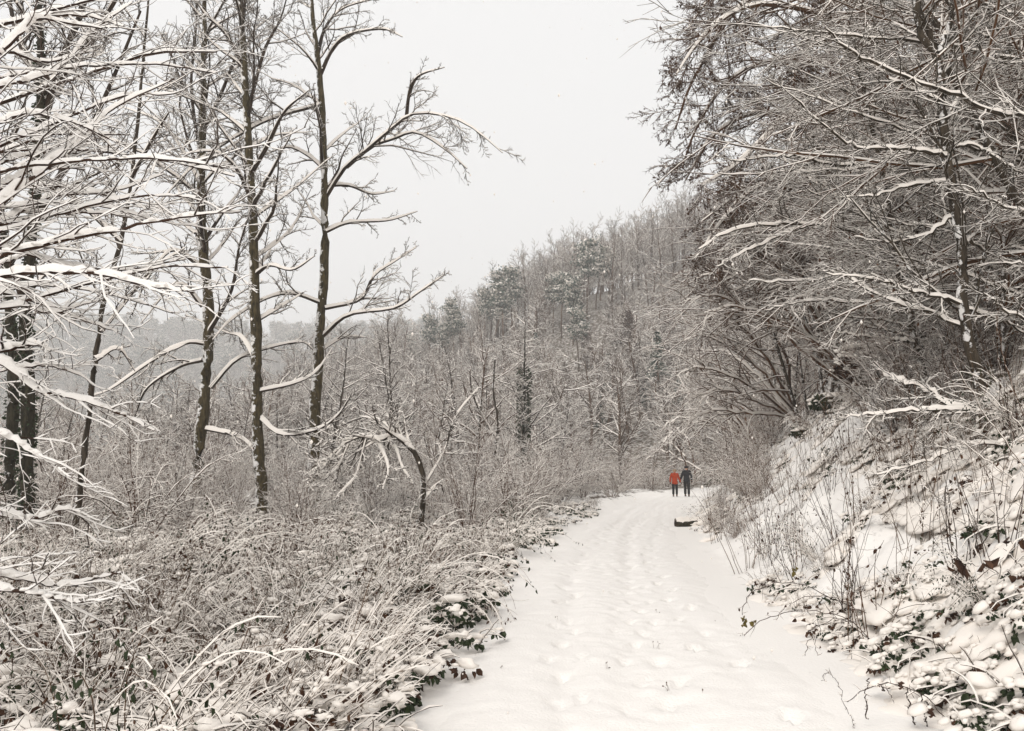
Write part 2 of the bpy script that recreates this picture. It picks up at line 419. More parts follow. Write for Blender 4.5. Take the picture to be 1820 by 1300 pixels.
crease = np.exp(-(noise2(X * 1.7, Y * 1.7, 22) / 0.16) ** 2) + 0.7 * np.exp(-(noise2(X * 3.9, Y * 3.9, 23) / 0.16) ** 2)      # litter shows in the hollows between snow cushions
lit = np.clip(0.55 * crease * sstep((np.abs(s_) - HW - 0.5) / 0.6) * (Y < 60) * np.where(s_ > 0, 0.35, 1) * sstep((noise2(X * 0.6, Y * 0.6, 26) + 0.5) / 0.6) + sstep((np.abs(s_) - HW - 0.3) / 1.2) * np.where(Y > 66, 0.62, np.where(s_ > 0, 0.1, 0.30)), -0.3, 1)
la = ground.data.attributes.new('litter', 'FLOAT', 'POINT'); la.data.foreach_set('value', lit.astype(np.float32).ravel())

# the path: fine mesh with trodden prints
rng = RNG(5)
py_ = np.concatenate([np.arange(-14, 2.6, 0.4), np.arange(2.6, 14, 0.042), np.arange(14, 26, 0.1), np.arange(26, 88, 0.6)])
ps = np.linspace(-HW - 0.22, HW + 0.22, 81)
PS, PY = np.meshgrid(ps, py_)
wob = 0.18 * noise2(PY * 0.6, PY * 0 + 3, 8) + 0.07 * noise2(PY * 2.3, PY * 0, 4)
PX = xc(PY) + (PS + wob * np.sign(PS) * np.clip(np.abs(PS) / HW, 0, 1)) * np.interp(PY, _ty, _ts)
edge = sstep((HW + 0.22 - np.abs(PS)) / 0.9)
dz = 0.016 * fbm(PX * 0.9, PY * 0.5, 31) * edge + 0.008 * fbm(PX * 7, PY * 7, 33, 2)
pr = np.zeros_like(dz)
def stamp(x, y, ang, l, w, dep):
    m0 = np.searchsorted(py_, y - 0.4); m1 = np.searchsorted(py_, y + 0.4)
    dx = PX[m0:m1] - x; dy = PY[m0:m1] - y
    a = dx * math.sin(ang) + dy * math.cos(ang); b = dx * math.cos(ang) - dy * math.sin(ang)
    q = np.sqrt((a / l) ** 2 + (b / (w * (1 + 0.25 * np.sign(a) * np.minimum(np.abs(a / l), 1)))) ** 2)
    pr[m0:m1] = np.minimum(pr[m0:m1], -dep * (1 - sstep((q - 0.82) / 0.25)))
    pr[m0:m1] += dep * 0.45 * np.exp(-((q - 1.3) / 0.2) ** 2) * (noise2(PX[m0:m1] * 9, PY[m0:m1] * 9, track) > -0.3)
trough = np.zeros_like(dz)
for track, (off, stride, ph) in enumerate([(-0.60, 0.60, 0), (-0.50, 0.64, 0.3), (0.10, 0.62, 0.2), (0.20, 0.60, 0.4), (0.75, 0.66, 0.33)]):
    y = 1.5 + ph; k = 0
    trough -= 0.02 * np.exp(-((PS - off - 0.13 * np.sin(PY * 0.3 + track * 1.7)) / 0.13) ** 2)
    while y < 26:
        o_ = off + 0.13 * math.sin(y * 0.3 + track * 1.7) + 0.085 * (1 if k % 2 else -1) + rng.normal(0, 0.03)
        if rng.random() > 0.12: stamp(float(xc(y)) + o_, y, 0.1 + rng.normal(0, 0.15), 0.145, 0.055, rng.uniform(0.025, 0.05))
        y += stride * rng.uniform(0.85, 1.15); k += 1
trod = 0.035 * np.exp(-((PS - 0.15) / 0.75) ** 2)
lump = (0.014 * np.abs(fbm(PX * 5, PY * 4.5, 41)) + 0.012 * noise2(PX * 11, PY * 10, 43)) * np.exp(-((PS - 0.1) / 0.8) ** 2)
PZ = H(PX, PY) + 0.03 * edge - 0.05 * (1 - edge) + dz - trod * edge + np.maximum(trough, -0.045) * edge + pr + lump
mb = MB(); mb.add(np.stack([PX, PY, PZ], -1), _sheet(1, len(py_), len(ps), False))
path = mb.build('path', M_SNOW2); path['kind'] = 'structure'; path['label'] = 'trodden snowy footpath'

# closed box of misty air round everything
def haze_box(lo, hi):
    V = [(x, y, z) for x in (lo[0], hi[0]) for y in (lo[1], hi[1]) for z in (lo[2], hi[2])]
    b = MB(); b.add(V, [[0, 1, 3, 2], [4, 6, 7, 5], [0, 4, 5, 1], [2, 3, 7, 6], [0, 2, 6, 4], [1, 5, 7, 3]])
    m = bpy.data.materials.new('haze'); m.use_nodes = True; n = m.node_tree.nodes; n.clear()
    v = n.new('ShaderNodeVolumePrincipled'); v.inputs['Density'].default_value = HAZE; v.inputs['Color'].default_value = (1, 1, 1, 1); v.inputs['Anisotropy'].default_value = 0.0
    ou = n.new('ShaderNodeOutputMaterial'); m.node_tree.links.new(v.outputs[0], ou.inputs['Volume'])
    o = b.build('haze', m, smooth=False); o['kind'] = 'stuff'; o['label'] = 'pale winter haze filling the valley'
if HAZE > 0: haze_box((-800, -100, -6), (800, 1350, 200))

# ================================================================== TREES
def crown(rng, trunkB, levels, wood, snw, sides=(4, 3, 3, 3), depth=(0.04, 0.03, 0.02, 0.015), ks=(6, 4, 3, 2), prof=3, ratio=3.0, gaps=0.0, wm=0, sm=0):
    """levels: list of dicts for spawn/grow; adds wood to one builder and snow to another"""
    cur = trunkB; allB = []
    for i, L in enumerate(levels):
        pos, d, ln, r = spawn(rng, cur, L['n'], L.get('t0', 0.2), L.get('t1', 1.0), L['ang'], L.get('angj', 0.2), L['lf'], L.get('lt', 0.5), L.get('rr', 0.5), L.get('up', 0.0), L.get('flat', 0.0), L.get('lmin', 0.0))
        r = np.maximum(r, L.get('rmin', 0.004))
        cur = grow(rng, pos, d, ln, r, L.get('taper', 0.35), ks[i], L.get('wander', 0.15), L.get('gup', 0.0), L.get('droop', 0.0))
        tube(wood, cur, sides[i], wm)
        if depth[i]: snow(snw, cur, depth[i], rng, prof, sm, ratio, gaps=gaps)
        allB.append(cur)
    return allB

def bare_tree(name, label, rng, h, r, levels, wmat, tmat, group=None, lean=0.04, k=10, ivy=0, **kw):
    root = thing(name, label, 'tree', group=group)
    T = grow(rng, [(0, 0, -0.3)], [(rng.normal(0, lean), rng.normal(0, lean), 1)], h, r, 0.12, k, 0.05, 0.03)
    T[1][:, 0] *= 1.35
    t = MB(); tube(t, T, 8, rough=0.06, rng=rng); t.build('trunk', tmat, root)
    wd, sn = MB(), MB()
    crown(rng, T, levels, wd, sn, **kw)
    stuff(wd.build('branches', wmat, root)); stuff(sn.build('snow', M_SNOW, root))
    if ivy:
        lv = MB(); f = rng.random(ivy) ** 1.3 * 0.75 * (k); i = f.astype(int); u = (f - i)[:, None]
        p = T[0][0][i] * (1 - u) + T[0][0][i + 1] * u; a = rng.uniform(0, 6.28, ivy); q = r * (1.0 + 1.6 * rng.random(ivy))
        dr = np.stack([np.cos(a), np.sin(a), rng.normal(-0.5, 0.3, ivy)], 1)
        leaves(lv, p + dr * q[:, None], dr, 0.13 * rng.uniform(0.7, 1.4, ivy), rng)
        stuff(lv.build('ivy', M_LEAF, root))
    return root

# ---------------- mid-distance bare trees
LV_ALDER = [dict(n=38, t0=0.14, t1=0.99, ang=1.15, lf=0.30, lt=0.62, rr=0.42, gup=0.02, wander=0.13, rmin=0.02),
            dict(n=8, t0=0.15, ang=0.85, lf=0.42, lt=0.5, rr=0.5, wander=0.2, rmin=0.012),
            dict(n=7, t0=0.1, ang=0.75, lf=0.45, lt=0.4, rr=0.6, wander=0.25, rmin=0.009)]
LV_ROUND = [dict(n=20, t0=0.28, t1=0.98, ang=0.85, lf=0.52, lt=0.6, rr=0.5, gup=0.02, wander=0.16, rmin=0.03),
            dict(n=9, t0=0.2, ang=0.75, lf=0.42, lt=0.5, rr=0.5, wander=0.2, rmin=0.013),
            dict(n=7, t0=0.1, ang=0.75, lf=0.42, lt=0.4, rr=0.6, wander=0.25, rmin=0.008)]
def alders():
    out = []
    for i in range(3):
        out.append(bare_tree('alder_tree', 'x', RNG(100 + i), 12.5, 0.19, LV_ALDER, M_TWIG, M_BARK, ks=(5, 4, 2), depth=(0.05, 0.025, 0.016), ratio=1.5))
    for i in range(2):
        out.append(bare_tree('broadleaf_tree', 'x', RNG(110 + i), 10, 0.17, LV_ROUND, M_BRTWIG, M_BARK, ks=(5, 4, 2), depth=(0.05, 0.025, 0.016), ratio=1.5))
    return out

# ---------------- multi-stemmed shrubs
def shrub(name, label, rng, n, L, r, wmat, spread=0.5, droop=0.12, cat='shrub', lv=None, base=0.25, depth=(0.03, 0.02, 0.014), ks=(7, 3, 2), up=0.0, tuft=None):
    root = thing(name, label, cat)
    a = rng.uniform(0, 6.28, n); tl = spread * rng.uniform(0.15, 1.3, n)
    st = np.stack([np.cos(a) * base * rng.random(n), np.sin(a) * base * rng.random(n), np.full(n, -0.1)], 1)
    d = np.stack([np.cos(a) * tl, np.sin(a) * tl, np.ones(n)], 1)
    B = grow(rng, st, d, L * rng.uniform(0.6, 1.15, n), r * rng.uniform(0.7, 1.2, n), 0.3, ks[0], 0.07, up, droop)
    wd, sn = MB(), MB()
    tube(wd, B, 4); snow(sn, B, depth[0], rng, 3, ratio=2.2)
    lv = lv or [dict(n=12, t0=0.06, ang=0.85, lf=0.36, lt=0.5, rr=0.5, wander=0.22, rmin=0.008, flat=0.3), dict(n=6, t0=0.1, ang=0.75, lf=0.42, lt=0.4, rr=0.6, wander=0.25, rmin=0.006)]
    crown(rng, B, lv, wd, sn, sides=(3, 3, 3), depth=depth[1:], ks=ks[1:], ratio=1.6)
    if tuft:
        co = np.concatenate(wd.v[1:]); k = rng.integers(0, len(co), tuft); m = MB(); leaves(m, co[k], rng.normal(0, .6, (tuft, 3)) + (0, 0, -.8), .07 * rng.uniform(.6, 1.3, tuft), rng, 0, .35)
        stuff(m.build('leaves', M_BROWNLEAF, root))
    stuff(wd.build('stems', wmat, root)); stuff(sn.build('snow', M_SNOW, root))
    return root

# ---------------- distant trees, one mesh each (wood and snow in it)
def far_beech(rng, name, h=17, ro=0):
    mb = MB()
    T = grow(rng, [(0, 0, -0.5)], [(rng.normal(0, .05), rng.normal(0, .05), 1)], h, 0.27, 0.2, 7, 0.05, 0.03)
    tube(mb, T, 5, 0)
    crown(rng, T, [dict(n=20, t0=0.2, t1=0.97, ang=[0.68, 0.9][ro], lf=[0.38, 0.46][ro], lt=0.4, rr=0.5, gup=0.05, rmin=0.05),
                   dict(n=9, t0=0.2, ang=0.7, lf=0.45, lt=0.5, rr=0.6, rmin=0.035, wander=0.2),
                   dict(n=4, t0=0.15, ang=0.7, lf=0.5, lt=0.4, rr=0.8, rmin=0.026, wander=0.25)], mb, mb, ks=(3, 2, 1), depth=(0.045, 0.035, 0.028), sides=(3, 3, 3), sm=1, ratio=1.5)
    return mb.build(name, [M_FARTWIG, M_SNOW])
def far_pine(rng, name, h=17):
    mb = MB()
    T = grow(rng, [(0, 0, -0.5)], [(rng.normal(0, .05), rng.normal(0, .05), 1)], h, 0.22, 0.3, 7, 0.06, 0.03)
    tube(mb, T, 5, 0)
    pos, d, ln, r = spawn(rng, T, 20, 0.55, 1.0, 1.2, 0.25, 0.19, 0.5, 0.4, 0.1)
    B = grow(rng, pos, d, ln, np.maximum(r, 0.05), 0.4, 3, 0.2, 0.1); tube(mb, B, 3, 0)
    c = np.concatenate([B[0][:, -1], B[0][:, 2], T[0][:, -1]]); n = 22
    for p in c:
        q = p + rng.normal(size=(n, 3)) * (0.75, 0.75, 0.3)
        leaves(mb, q, rng.normal(size=(n, 3)) + (0, 0, 0.4), 0.6, rng, 2, 0.3)
        m = 24; q = p + rng.normal(size=(m, 3)) * (0.7, 0.7, 0.12) + (0, 0, 0.3)
        leaves(mb, q, rng.normal(size=(m, 3)) * (1, 1, 0.15), 0.55, rng, 1, 0.45)
    return mb.build(name, [M_FARTWIG, M_SNOW, M_NEEDLE])
def far_spruce(rng, name, h=14):
    mb = MB()
    T = grow(rng, [(0, 0, -0.5)], [(0, 0, 1)], h, 0.2, 0.1, 6, 0.02); tube(mb, T, 5, 0)
    pos, d, ln, r = spawn(rng, T, 90, 0.08, 0.99, 1.5, 0.15, 0.24, 0.93, 0.3)
    B = grow(rng, pos, d, ln, 0.04, 0.5, 3, 0.08, 0, 0.35); tube(mb, B, 3, 0)
    pos, d, ln, r = spawn(rng, B, 18, 0.1, 1.0, 0.9, 0.3, 0.3, 0.4, 0.5, flat=0.5)
    leaves(mb, pos, d + (0, 0, -0.35), 0.55, rng, 2, 0.3)
    k = rng.random(len(pos)) < 0.3
    leaves(mb, pos[k] + (0, 0, 0.1), d[k] * (1, 1, 0.3), 0.5, rng, 1, 0.4)
    return mb.build(name, [M_FARTWIG, M_SNOW, M_NEEDLE])
def far_leafy(rng, name, h=13):
    o = None; mb = MB()
    T = grow(rng, [(0, 0, -0.5)], [(0, 0, 1)], h, 0.2, 0.15, 7, 0.05); tube(mb, T, 5, 0)
    A = crown(rng, T, [dict(n=40, t0=0.15, t1=1, ang=0.9, lf=0.2, lt=0.5, rr=0.4, rmin=0.04), dict(n=7, ang=0.7, lf=0.5, rr=0.7, rmin=0.025)], mb, mb, ks=(3, 2), depth=(0.05, 0.05), sides=(3, 3), sm=1)
    p = A[1][0][:, 1:].reshape(-1, 3); p = np.repeat(p, 3, 0) + rng.normal(size=(len(p) * 3, 3)) * 0.25
    leaves(mb, p, rng.normal(size=p.shape) + (0, 0, -0.6), 0.3, rng, 2, 0.4)
    return mb.build(name, [M_FARTWIG, M_SNOW, M_BROWNLEAF])

fb = [far_beech(RNG(200 + i), 'beech_tree', [17, 18.5, 12, 11][i], int(i > 1)) for i in range(4)]
fp = [far_pine(RNG(210 + i), 'pine_tree') for i in range(2)]
fs = [far_spruce(RNG(220), 'spruce_tree')]
fl = [far_leafy(RNG(230), 'leafy_tree')]
LB = 'bare snow-dusted beech on the wooded hillside beyond the path'
for o in fb: tag(o, LB, 'tree', 'bare beeches on the far hillside')
for o in fp: tag(o, 'snow-dusted pine with bare lower trunk on the hill ridge', 'tree', 'pines on the far ridge')
tag(fs[0], 'small dark snowy spruce on the hillside above the walkers', 'tree')
tag(fl[0], 'tree still in rust-brown leaf on the far slope', 'tree')
PINE = [(1000, 162, 0.85), (1020, 155, 0.8), (1046, 168, 1.05), (1062, 172, 0.9), (1030, 140, 0.7), (895, 180, 1.1), (910, 184, 1.0), (878, 182, 0.9), (862, 186, 0.9), (740, 195, 0.75), (763, 196, 0.95), (783, 192, 0.7), (806, 190, 0.85), (822, 190, 0.9), (985, 168, 0.8)]
rng = RNG(300)
# the hillside wood: jittered grid; those showing largest are trees of their own, the rest one wood
pts = []
for yy in np.arange(84, 250, 5.0):
    for xx in np.arange(-105, 118, 5.4):
        x = xx + rng.uniform(-2.4, 2.4); y = yy + rng.uniform(-2.4, 2.4)
        if abs(x) > 0.74 * y + 8: continue
        if np.interp(x, RX, RH) < 13 and y > 95: continue
        if rng.random() < 0.12: continue
        if any(abs(910 + x / y * FPX - a) < 15 and b - 34 < y < b + 3 for a, b, c_ in PINE): continue
        if lat(x, y) > -3 and y < 92: continue
        pts.append((x, y))
pts = np.array(pts); z = H(pts[:, 0], pts[:, 1], False)
pxl = 910 + pts[:, 0] / pts[:, 1] * FPX
ridge = pts[:, 1] > 172
score = np.where((pxl > 560) & (pxl < 1330), 1, 0) * (1 + ridge * 0.6 + (pts[:, 1] < 105) * 0.3) + rng.random(len(pts)) * 0.25
order = np.argsort(-score); NT = 270
sel = order[:NT]; rest = order[NT:]
first = True
for q, i in enumerate(sel):
    p = (pts[i, 0], pts[i, 1], z[i] - 0.3); k = rng.integers(2) + (0 if pts[i, 1] > 165 else 2); rz = rng.uniform(0, 6.28); sc = rng.uniform(0.7, 1.1)
    if q < 4:
        o = fb[q]; k = q; o.location = p; o.rotation_euler = (0, 0, rz); o.scale = (sc,) * 3
    else: copy_thing(fb[k], p, rz, sc, LB, 'bare beeches on the far hillside', tuple(rng.normal(0, 0.05, 2)))
scatter('hillside_wood', 'dense mass of bare snowy trees covering the hillside', 'wood', np.c_[pts[rest], z[rest] - 0.3], rng.uniform(0, 6.28, len(rest)), rng.uniform(0.65, 1.1, len(rest)), np.where(pts[rest, 1] > 165, 0, 2) + rng.integers(0, 2, len(rest)), fb, rng.normal(0, 0.05, (len(rest), 2)))
# the hazy hill across the valley
n = 1900
x = rng.uniform(-700, 80, n * 3); y = rng.uniform(450, 860, n * 3); k = np.abs(x) < y * 0.75; x, y = x[k][:n], y[k][:n]
scatter('far_wood', 'hazy grey wood on the hill across the valley', 'wood', np.c_[x, y, H(x, y, False) - 0.5], rng.uniform(0, 6.28, len(x)), rng.uniform(1.2, 1.9, len(x)), rng.integers(0, 6, len(x)), fb + fp)
# pines on the ridge: photo columns and depths
for q, (px, Yd, sc) in enumerate(PINE):
    x = (px - 910) / FPX * Yd; p = (x, Yd, float(H(x, Yd, False)) - 0.3)
    o = fp[q] if q < 2 else copy_thing(fp[q % 2], p, 0, sc)
    o.location = p; o.rotation_euler = (0, 0, rng.uniform(0, 6.28)); o.scale = (sc,) * 3
    o['label'] = 'snow-dusted pine on the ridge ' + ('left of the forking stem' if px < 830 else 'above the ivy-clad alder'); o['group'] = 'pines on the far ridge'
    if 980 < px < 1070: o['label'] = 'snow-capped pine in the clump halfway up the hillside'; o['group'] = 'pines clumped on the hillside'
x, Yd = (1172 - 910) / FPX * 104, 104
fs[0].location = (x, Yd, at(1172, 672, 104)[2]); fs[0].scale = (0.5,) * 3
x, Yd = (1122 - 910) / FPX * 120, 120
fl[0].location = (x, Yd, at(1122, 640, 120)[2]); fl[0].scale = (0.62,) * 3
# a few more conifers, leafy and ivy-dark trees on the slope, each at its own spot
for q, (px, Yd, k, sc) in enumerate([(1150, 118, 0, .55), (1085, 128, 0, .5), (1010, 122, 1, .6), (1065, 112, 0, .42), (1190, 132, 1, .7), (1045, 140, 1, .6), (955, 150, 0, .55), (1120, 150, 1, .55), (1205, 112, 0, .5), (900, 140, 1, .6)]):
    x = (px - 910) / FPX * Yd; o = copy_thing((fs[0], fl[0])[k], (x, Yd, float(H(x, Yd, False)) - .3), q * 1.3, sc)
    o['label'] = ('dark snowy spruce among the bare trees on the slope', 'rust-brown leafy tree among the bare trees on the slope')[k]; o['group'] = ('spruces on the slope', 'leafy trees on the slope')[k]
for o in list(C.objects):
    if o.get('group') == 'bare beeches on the far hillside':
        px = 910 + o.location[0] / o.location[1] * FPX; y = o.location[1]
        o['label'] = ('tall bare beech along the ridge line ' if y > 165 else 'rounded snowy beech halfway up the far slope ' if y > 118 else 'rounded snowy beech low on the far slope ') + ('behind the ashes' if px < 640 else 'left of the ridge pines' if px < 850 else 'below or beside the left ridge pines' if px < 960 else 'around the clump of pines' if px < 1075 else 'above the walkers' if px < 1240 else 'behind the old beech')
# ---------------- mid-ground thicket left of and beyond the path
rng = RNG(400)
def spots_px(lst):
    return [((px - 910) / FPX * Yd, Yd) for px, Yd in lst]
MID = alders()
mid_px = [(690, 44), (880, 52), (990, 66), (760, 40), (620, 55), (820, 60), (940, 58), (560, 62), (720, 66), (900, 70), (300, 52), (230, 45), (180, 60), (420, 64), (110, 40), (60, 50), (500, 50), (650, 72), (790, 74),
          (950, 76), (975, 74), (360, 75), (250, 80), (130, 75), (40, 70), (585, 44), (965, 64), (460, 78), (870, 64), (-40, 38), (-80, 55), (700, 54), (800, 50), (915, 60), (850, 46)]
MIDT = place_kind(MID, spots_px(mid_px), rng, ['slender alder with fine snowy twigs in the thicket left of the path'] * 3 + ['round-crowned bare tree with snowy twigs in the thicket left of the path'] * 2, 'bare trees in the thicket', 0.5, 0.8)
for o, (px, Yd) in zip(MIDT, mid_px):
    o.scale = (o.scale[0] * (1.1 if px < 170 else 0.95 if px < 340 else 1.12 if px < 560 else 1.28 if px < 965 else 1.0),) * 3            # lower trees on the left let the far hill show
# the ivy-clad alder
o = bare_tree('alder_tree', 'tall dark ivy-clad alder standing out of the thicket', RNG(130), 13, 0.2, LV_ALDER, M_TWIG, M_IVYBARK, ivy=2600, ks=(5, 4, 2), depth=(0.05, 0.03, 0.022))
x = (935 - 910) / FPX * 47; put(o, x, 47, 1.0, 0.86)
SH = [shrub('hazel_shrub', 'x', RNG(140 + i), 16, 4.2, 0.02, [M_TWIG, M_BRTWIG, M_BRTWIG][i], 0.55, 0.10, tuft=[0, 0, 500][i]) for i in range(3)]
SH.append(shrub('arching_shrub', 'x', RNG(145), 14, 4.0, 0.02, M_BRTWIG, 0.7, 0.3, tuft=400))
sp = []
for i in range(3000):
    Yd = 17 * (68 / 17) ** rng.random(); px = rng.uniform(-60, 1190); x = (px - 910) / FPX * Yd; s = lat(x, Yd)
    if s > -HW - 1.6 or (abs(px - 690) < 90 and Yd < 20.5): continue
    if any((x - a) ** 2 + (Yd - b) ** 2 < (1.2 + Yd * 0.028) ** 2 for a, b in sp): continue
    sp.append((x, Yd))
    if len(sp) >= 170: break
SHT = place_kind(SH, sp, rng, ['dense hazel shrub with snow-lined twigs in the thicket', 'brown bushy shrub with fine snowy stems in the thicket', 'brown bushy shrub with fine snowy stems in the thicket', 'arching snow-bent shrub in the thicket'], 'shrubs in the thicket', 0.55, 1.0)
for q, o in enumerate(SHT):
    px = 910 + o.location[0] / o.location[1] * FPX
    if o.location[1] < 30: o.scale = (o.scale[0] * (0.5 if 290 < px < 830 and o.location[1] < 25 else 0.78),) * 3
    relabel(o, ['dense hazel shrub', 'brown bushy shrub', 'brown bushy shrub in withered leaf', 'arching snow-bent shrub'][q % 4])
for q, o in enumerate(MIDT): relabel(o, ['slender fine-twigged alder', 'round-crowned bare tree'][q % 5 > 2])
# right of the path, by the walkers and at the foot of the bank
sp = spots_px([(1296, 52), (1322, 46), (1345, 50), (1285, 64), (1312, 60), (1350, 40), (1220, 70), (1180, 74), (1320, 36), (1290, 31), (1370, 33), (1400, 38), (1340, 62), (1390, 55), (1440, 45), (1250, 80), (1430, 60)])
SHR = place_kind([copy_thing(s, (0, 0, 0), 0, 1) for s in SH[2:]], sp, rng, 'brown snow-lined shrub growing at the foot of the right bank', 'shrubs at the foot of the bank', 0.55, 0.9)

for o in SHR: relabel(o, 'brown bank-foot shrub')
sp = spots_px([(1306, 22.5), (1318, 21), (1325, 20), (1340, 19), (1308, 25), (1304, 28), (1298, 33), (1355, 17.5), (1335, 23)])
for q, (x, y) in enumerate(sp):
    o = copy_thing(SH[2 + q % 2], (x, y, float(H(x, y)) - .05), q * 1.9, 0.26 + 0.05 * (q % 3), 'x', 'tan brush by the log'); relabel(o, 'low tan leafy brush')
# ---------------- hero trees built limb by limb
def limb_path(pts, Yd, dy=0.0, n=14, r0=0.1, r1=0.02):
    m = len(pts); p = [at(px, py, Yd + dy * i / (m - 1)) for i, (px, py) in enumerate(pts)]
    return smooth_line(p, np.linspace(r0, r1, m), n)

LV_LIMB = [dict(n=12, t0=0.12, ang=0.72, angj=0.25, lf=0.40, lt=0.75, rr=0.42, taper=0.3, wander=0.2, rmin=0.012, gup=0.03),
           dict(n=8, t0=0.15, ang=0.7, angj=0.25, lf=0.42, lt=0.4, rr=0.55, wander=0.22, rmin=0.009, gup=0.02),
           dict(n=5, t0=0.15, ang=0.65, angj=0.25, lf=0.45, lt=0.3, rr=0.7, wander=0.25, rmin=0.007)]
def hero(name, label, cat, trunk_px, Yd, rad_px, limbs, tmat, wmat, rng, lv0=LV_LIMB, autos=None, ks=(4, 3, 1), depth=(0.05, 0.028, 0.016, 0.010), lr=(4.0, 0.8), prof=3, ratio=1.5, tn=40, sides=12, ivy=0, leafmat=None, rough=0.07, snow_steep=0.3, rk=0.66, capped=False):
    base = at(*trunk_px[0], Yd); base[2] = float(H(base[0], Yd)) - 0.05
    pl = [at(px, py, Yd) for px, py in trunk_px]; pl[0][2] = base[2] - 0.2
    rad = np.array(rad_px) / FPX * Yd * rk
    TB = smooth_line(pl, np.interp(np.linspace(0, 1, len(pl)), np.linspace(0, 1, len(rad)), rad), tn)
    root = thing(name, label, cat, base)
    TBw = (TB[0], TB[1].copy()); TBw[1][:, 0] *= 1.3; TBw[1][:, 1] *= 1.08
    TBw[0][:, 1:-1] += rng.normal(0, 0.012 * Yd / 26, TBw[0][:, 1:-1].shape)
    tm = MB(); tube(tm, TBw, sides, 0, rough, rng); tm.build('trunk', tmat, root, origin=base)
    if capped:
        sn = MB(); snow(sn, TBw, 0.05, rng, 5, ratio=1.5, steep=0.45); stuff(sn.build('snow', M_SNOW, root, origin=base))
    def make_limb(LB):
        q_ = np.clip(plen(LB[0])[0] / (0.2 * Yd), 0.6, 1.15); lv = [dict(L_, n=max(3, int(round(L_['n'] * (q_ if i < 2 else 1))))) for i, L_ in enumerate(lv0)]
        wd, sn = MB(), MB()
        tube(wd, LB, 6); snow(sn, LB, depth[0], rng, 5, ratio=1.6, steep=snow_steep)
        crown(rng, LB, lv, wd, sn, sides=(4, 3, 3), depth=depth[1:], ks=ks, prof=prof, ratio=ratio)
        lo = wd.build('limb', wmat, root, origin=base); stuff(sn.build('snow', M_SNOW, lo, origin=base))
    for pts, dy in limbs:
        make_limb(limb_path(pts, Yd, dy, 14, lr[0] / FPX * Yd, lr[1] / FPX * Yd))
    for (n, t0, t1, ang, L, up, rr) in (autos or []):
        pos, d, ln, r = spawn(rng, TB, n, t0, t1, ang, 0.2, L, 0.0, rr, up)
        for j in range(n):
            make_limb(grow(rng, pos[j:j + 1], d[j:j + 1], ln[j:j + 1], np.minimum(r[j:j + 1], lr[0] / FPX * Yd), 0.15, 8, 0.12, 0.03))
    if ivy:
        f = rng.random(ivy) ** 1.1 * (tn - 1); i = f.astype(int); u = (f - i)[:, None]
        p = TB[0][0][i] * (1 - u) + TB[0][0][i + 1] * u; a = rng.uniform(0, 6.28, ivy); q = TB[1][0][i] * (0.95 + 0.25 * rng.random(ivy))
        dr = np.stack([np.cos(a), np.sin(a), rng.normal(-0.5, 0.3, ivy)], 1)
        m = MB(); leaves(m, p + dr * (1, 1, 0) * q[:, None], dr, 0.075 * rng.uniform(0.7, 1.4, ivy), rng)
        stuff(m.build('ivy', M_LEAF, root, origin=base))
    return root, TB

T1 = [(347, 920), (350, 850), (360, 740), (368, 640), (370, 540), (362, 430), (358, 330), (360, 200), (363, 100), (362, 0), (360, -170)]
hero('ash_tree', 'tall snow-plastered ash, leftmost of the three trunks in the undergrowth', 'tree', T1, 27, (17, 16, 15, 14, 14, 13, 12, 10, 8, 6, 3), [
    ([(368, 612), (330, 610), (270, 642), (200, 690), (160, 705)], -1.5), ([(374, 690), (420, 640), (480, 618), (535, 608), (556, 622)], 1.0),
    ([(352, 470), (305, 445), (260, 500), (235, 560)], -2), ([(360, 545), (315, 505), (250, 575)], -1), ([(366, 762), (420, 775), (450, 798), (470, 850)], -1.5),
    ([(358, 330), (320, 260), (280, 215), (215, 190)], 1.5), ([(360, 300), (340, 160), (348, 60), (352, -60)], 0.5), ([(362, 640), (320, 652), (262, 690), (240, 740)], 2),
    ([(362, 430), (395, 380), (430, 330), (445, 250)], 2), ([(358, 240), (400, 150), (430, 60), (440, -40)], -1.5), ([(366, 600), (410, 520), (425, 440), (450, 360)], -2)],
    M_TRUNK, M_TWIG, RNG(500), autos=[(24, 0.42, 0.97, 0.9, 0.18, 0.12, 0.4)])
T2 = [(467, 928), (463, 850), (458, 760), (457, 650), (452, 520), (450, 400), (443, 280), (437, 180), (432, 80), (428, 0), (424, -170)]
hero('ash_tree', 'tall snow-plastered ash, middle of the three trunks in the undergrowth', 'tree', T2, 25.5, (16, 15, 14, 14, 14, 13, 11, 10, 9, 7, 4), [
    ([(462, 742), (500, 772), (560, 765), (600, 740), (625, 700)], -1.5), ([(461, 695), (520, 682), (560, 662), (590, 620)], 1.5), ([(452, 490), (480, 472), (520, 480), (560, 455)], -1),
    ([(440, 200), (470, 90), (500, 30), (520, -50)], 1), ([(446, 310), (475, 260), (505, 200), (550, 160)], -2), ([(456, 570), (500, 545), (540, 520)], 1.2),
    ([(448, 360), (420, 300), (380, 270), (320, 275)], -2), ([(455, 640), (430, 600), (400, 590), (330, 560)], 2), ([(434, 120), (400, 60), (360, 20), (330, -40)], -1)],
    M_TRUNK, M_TWIG, RNG(501), autos=[(22, 0.42, 0.97, 0.9, 0.17, 0.12, 0.4)])
T3 = [(562, 908), (557, 830), (560, 740), (565, 640), (572, 540), (577, 430), (576, 300), (572, 200), (566, 110), (556, 30), (550, -80)]
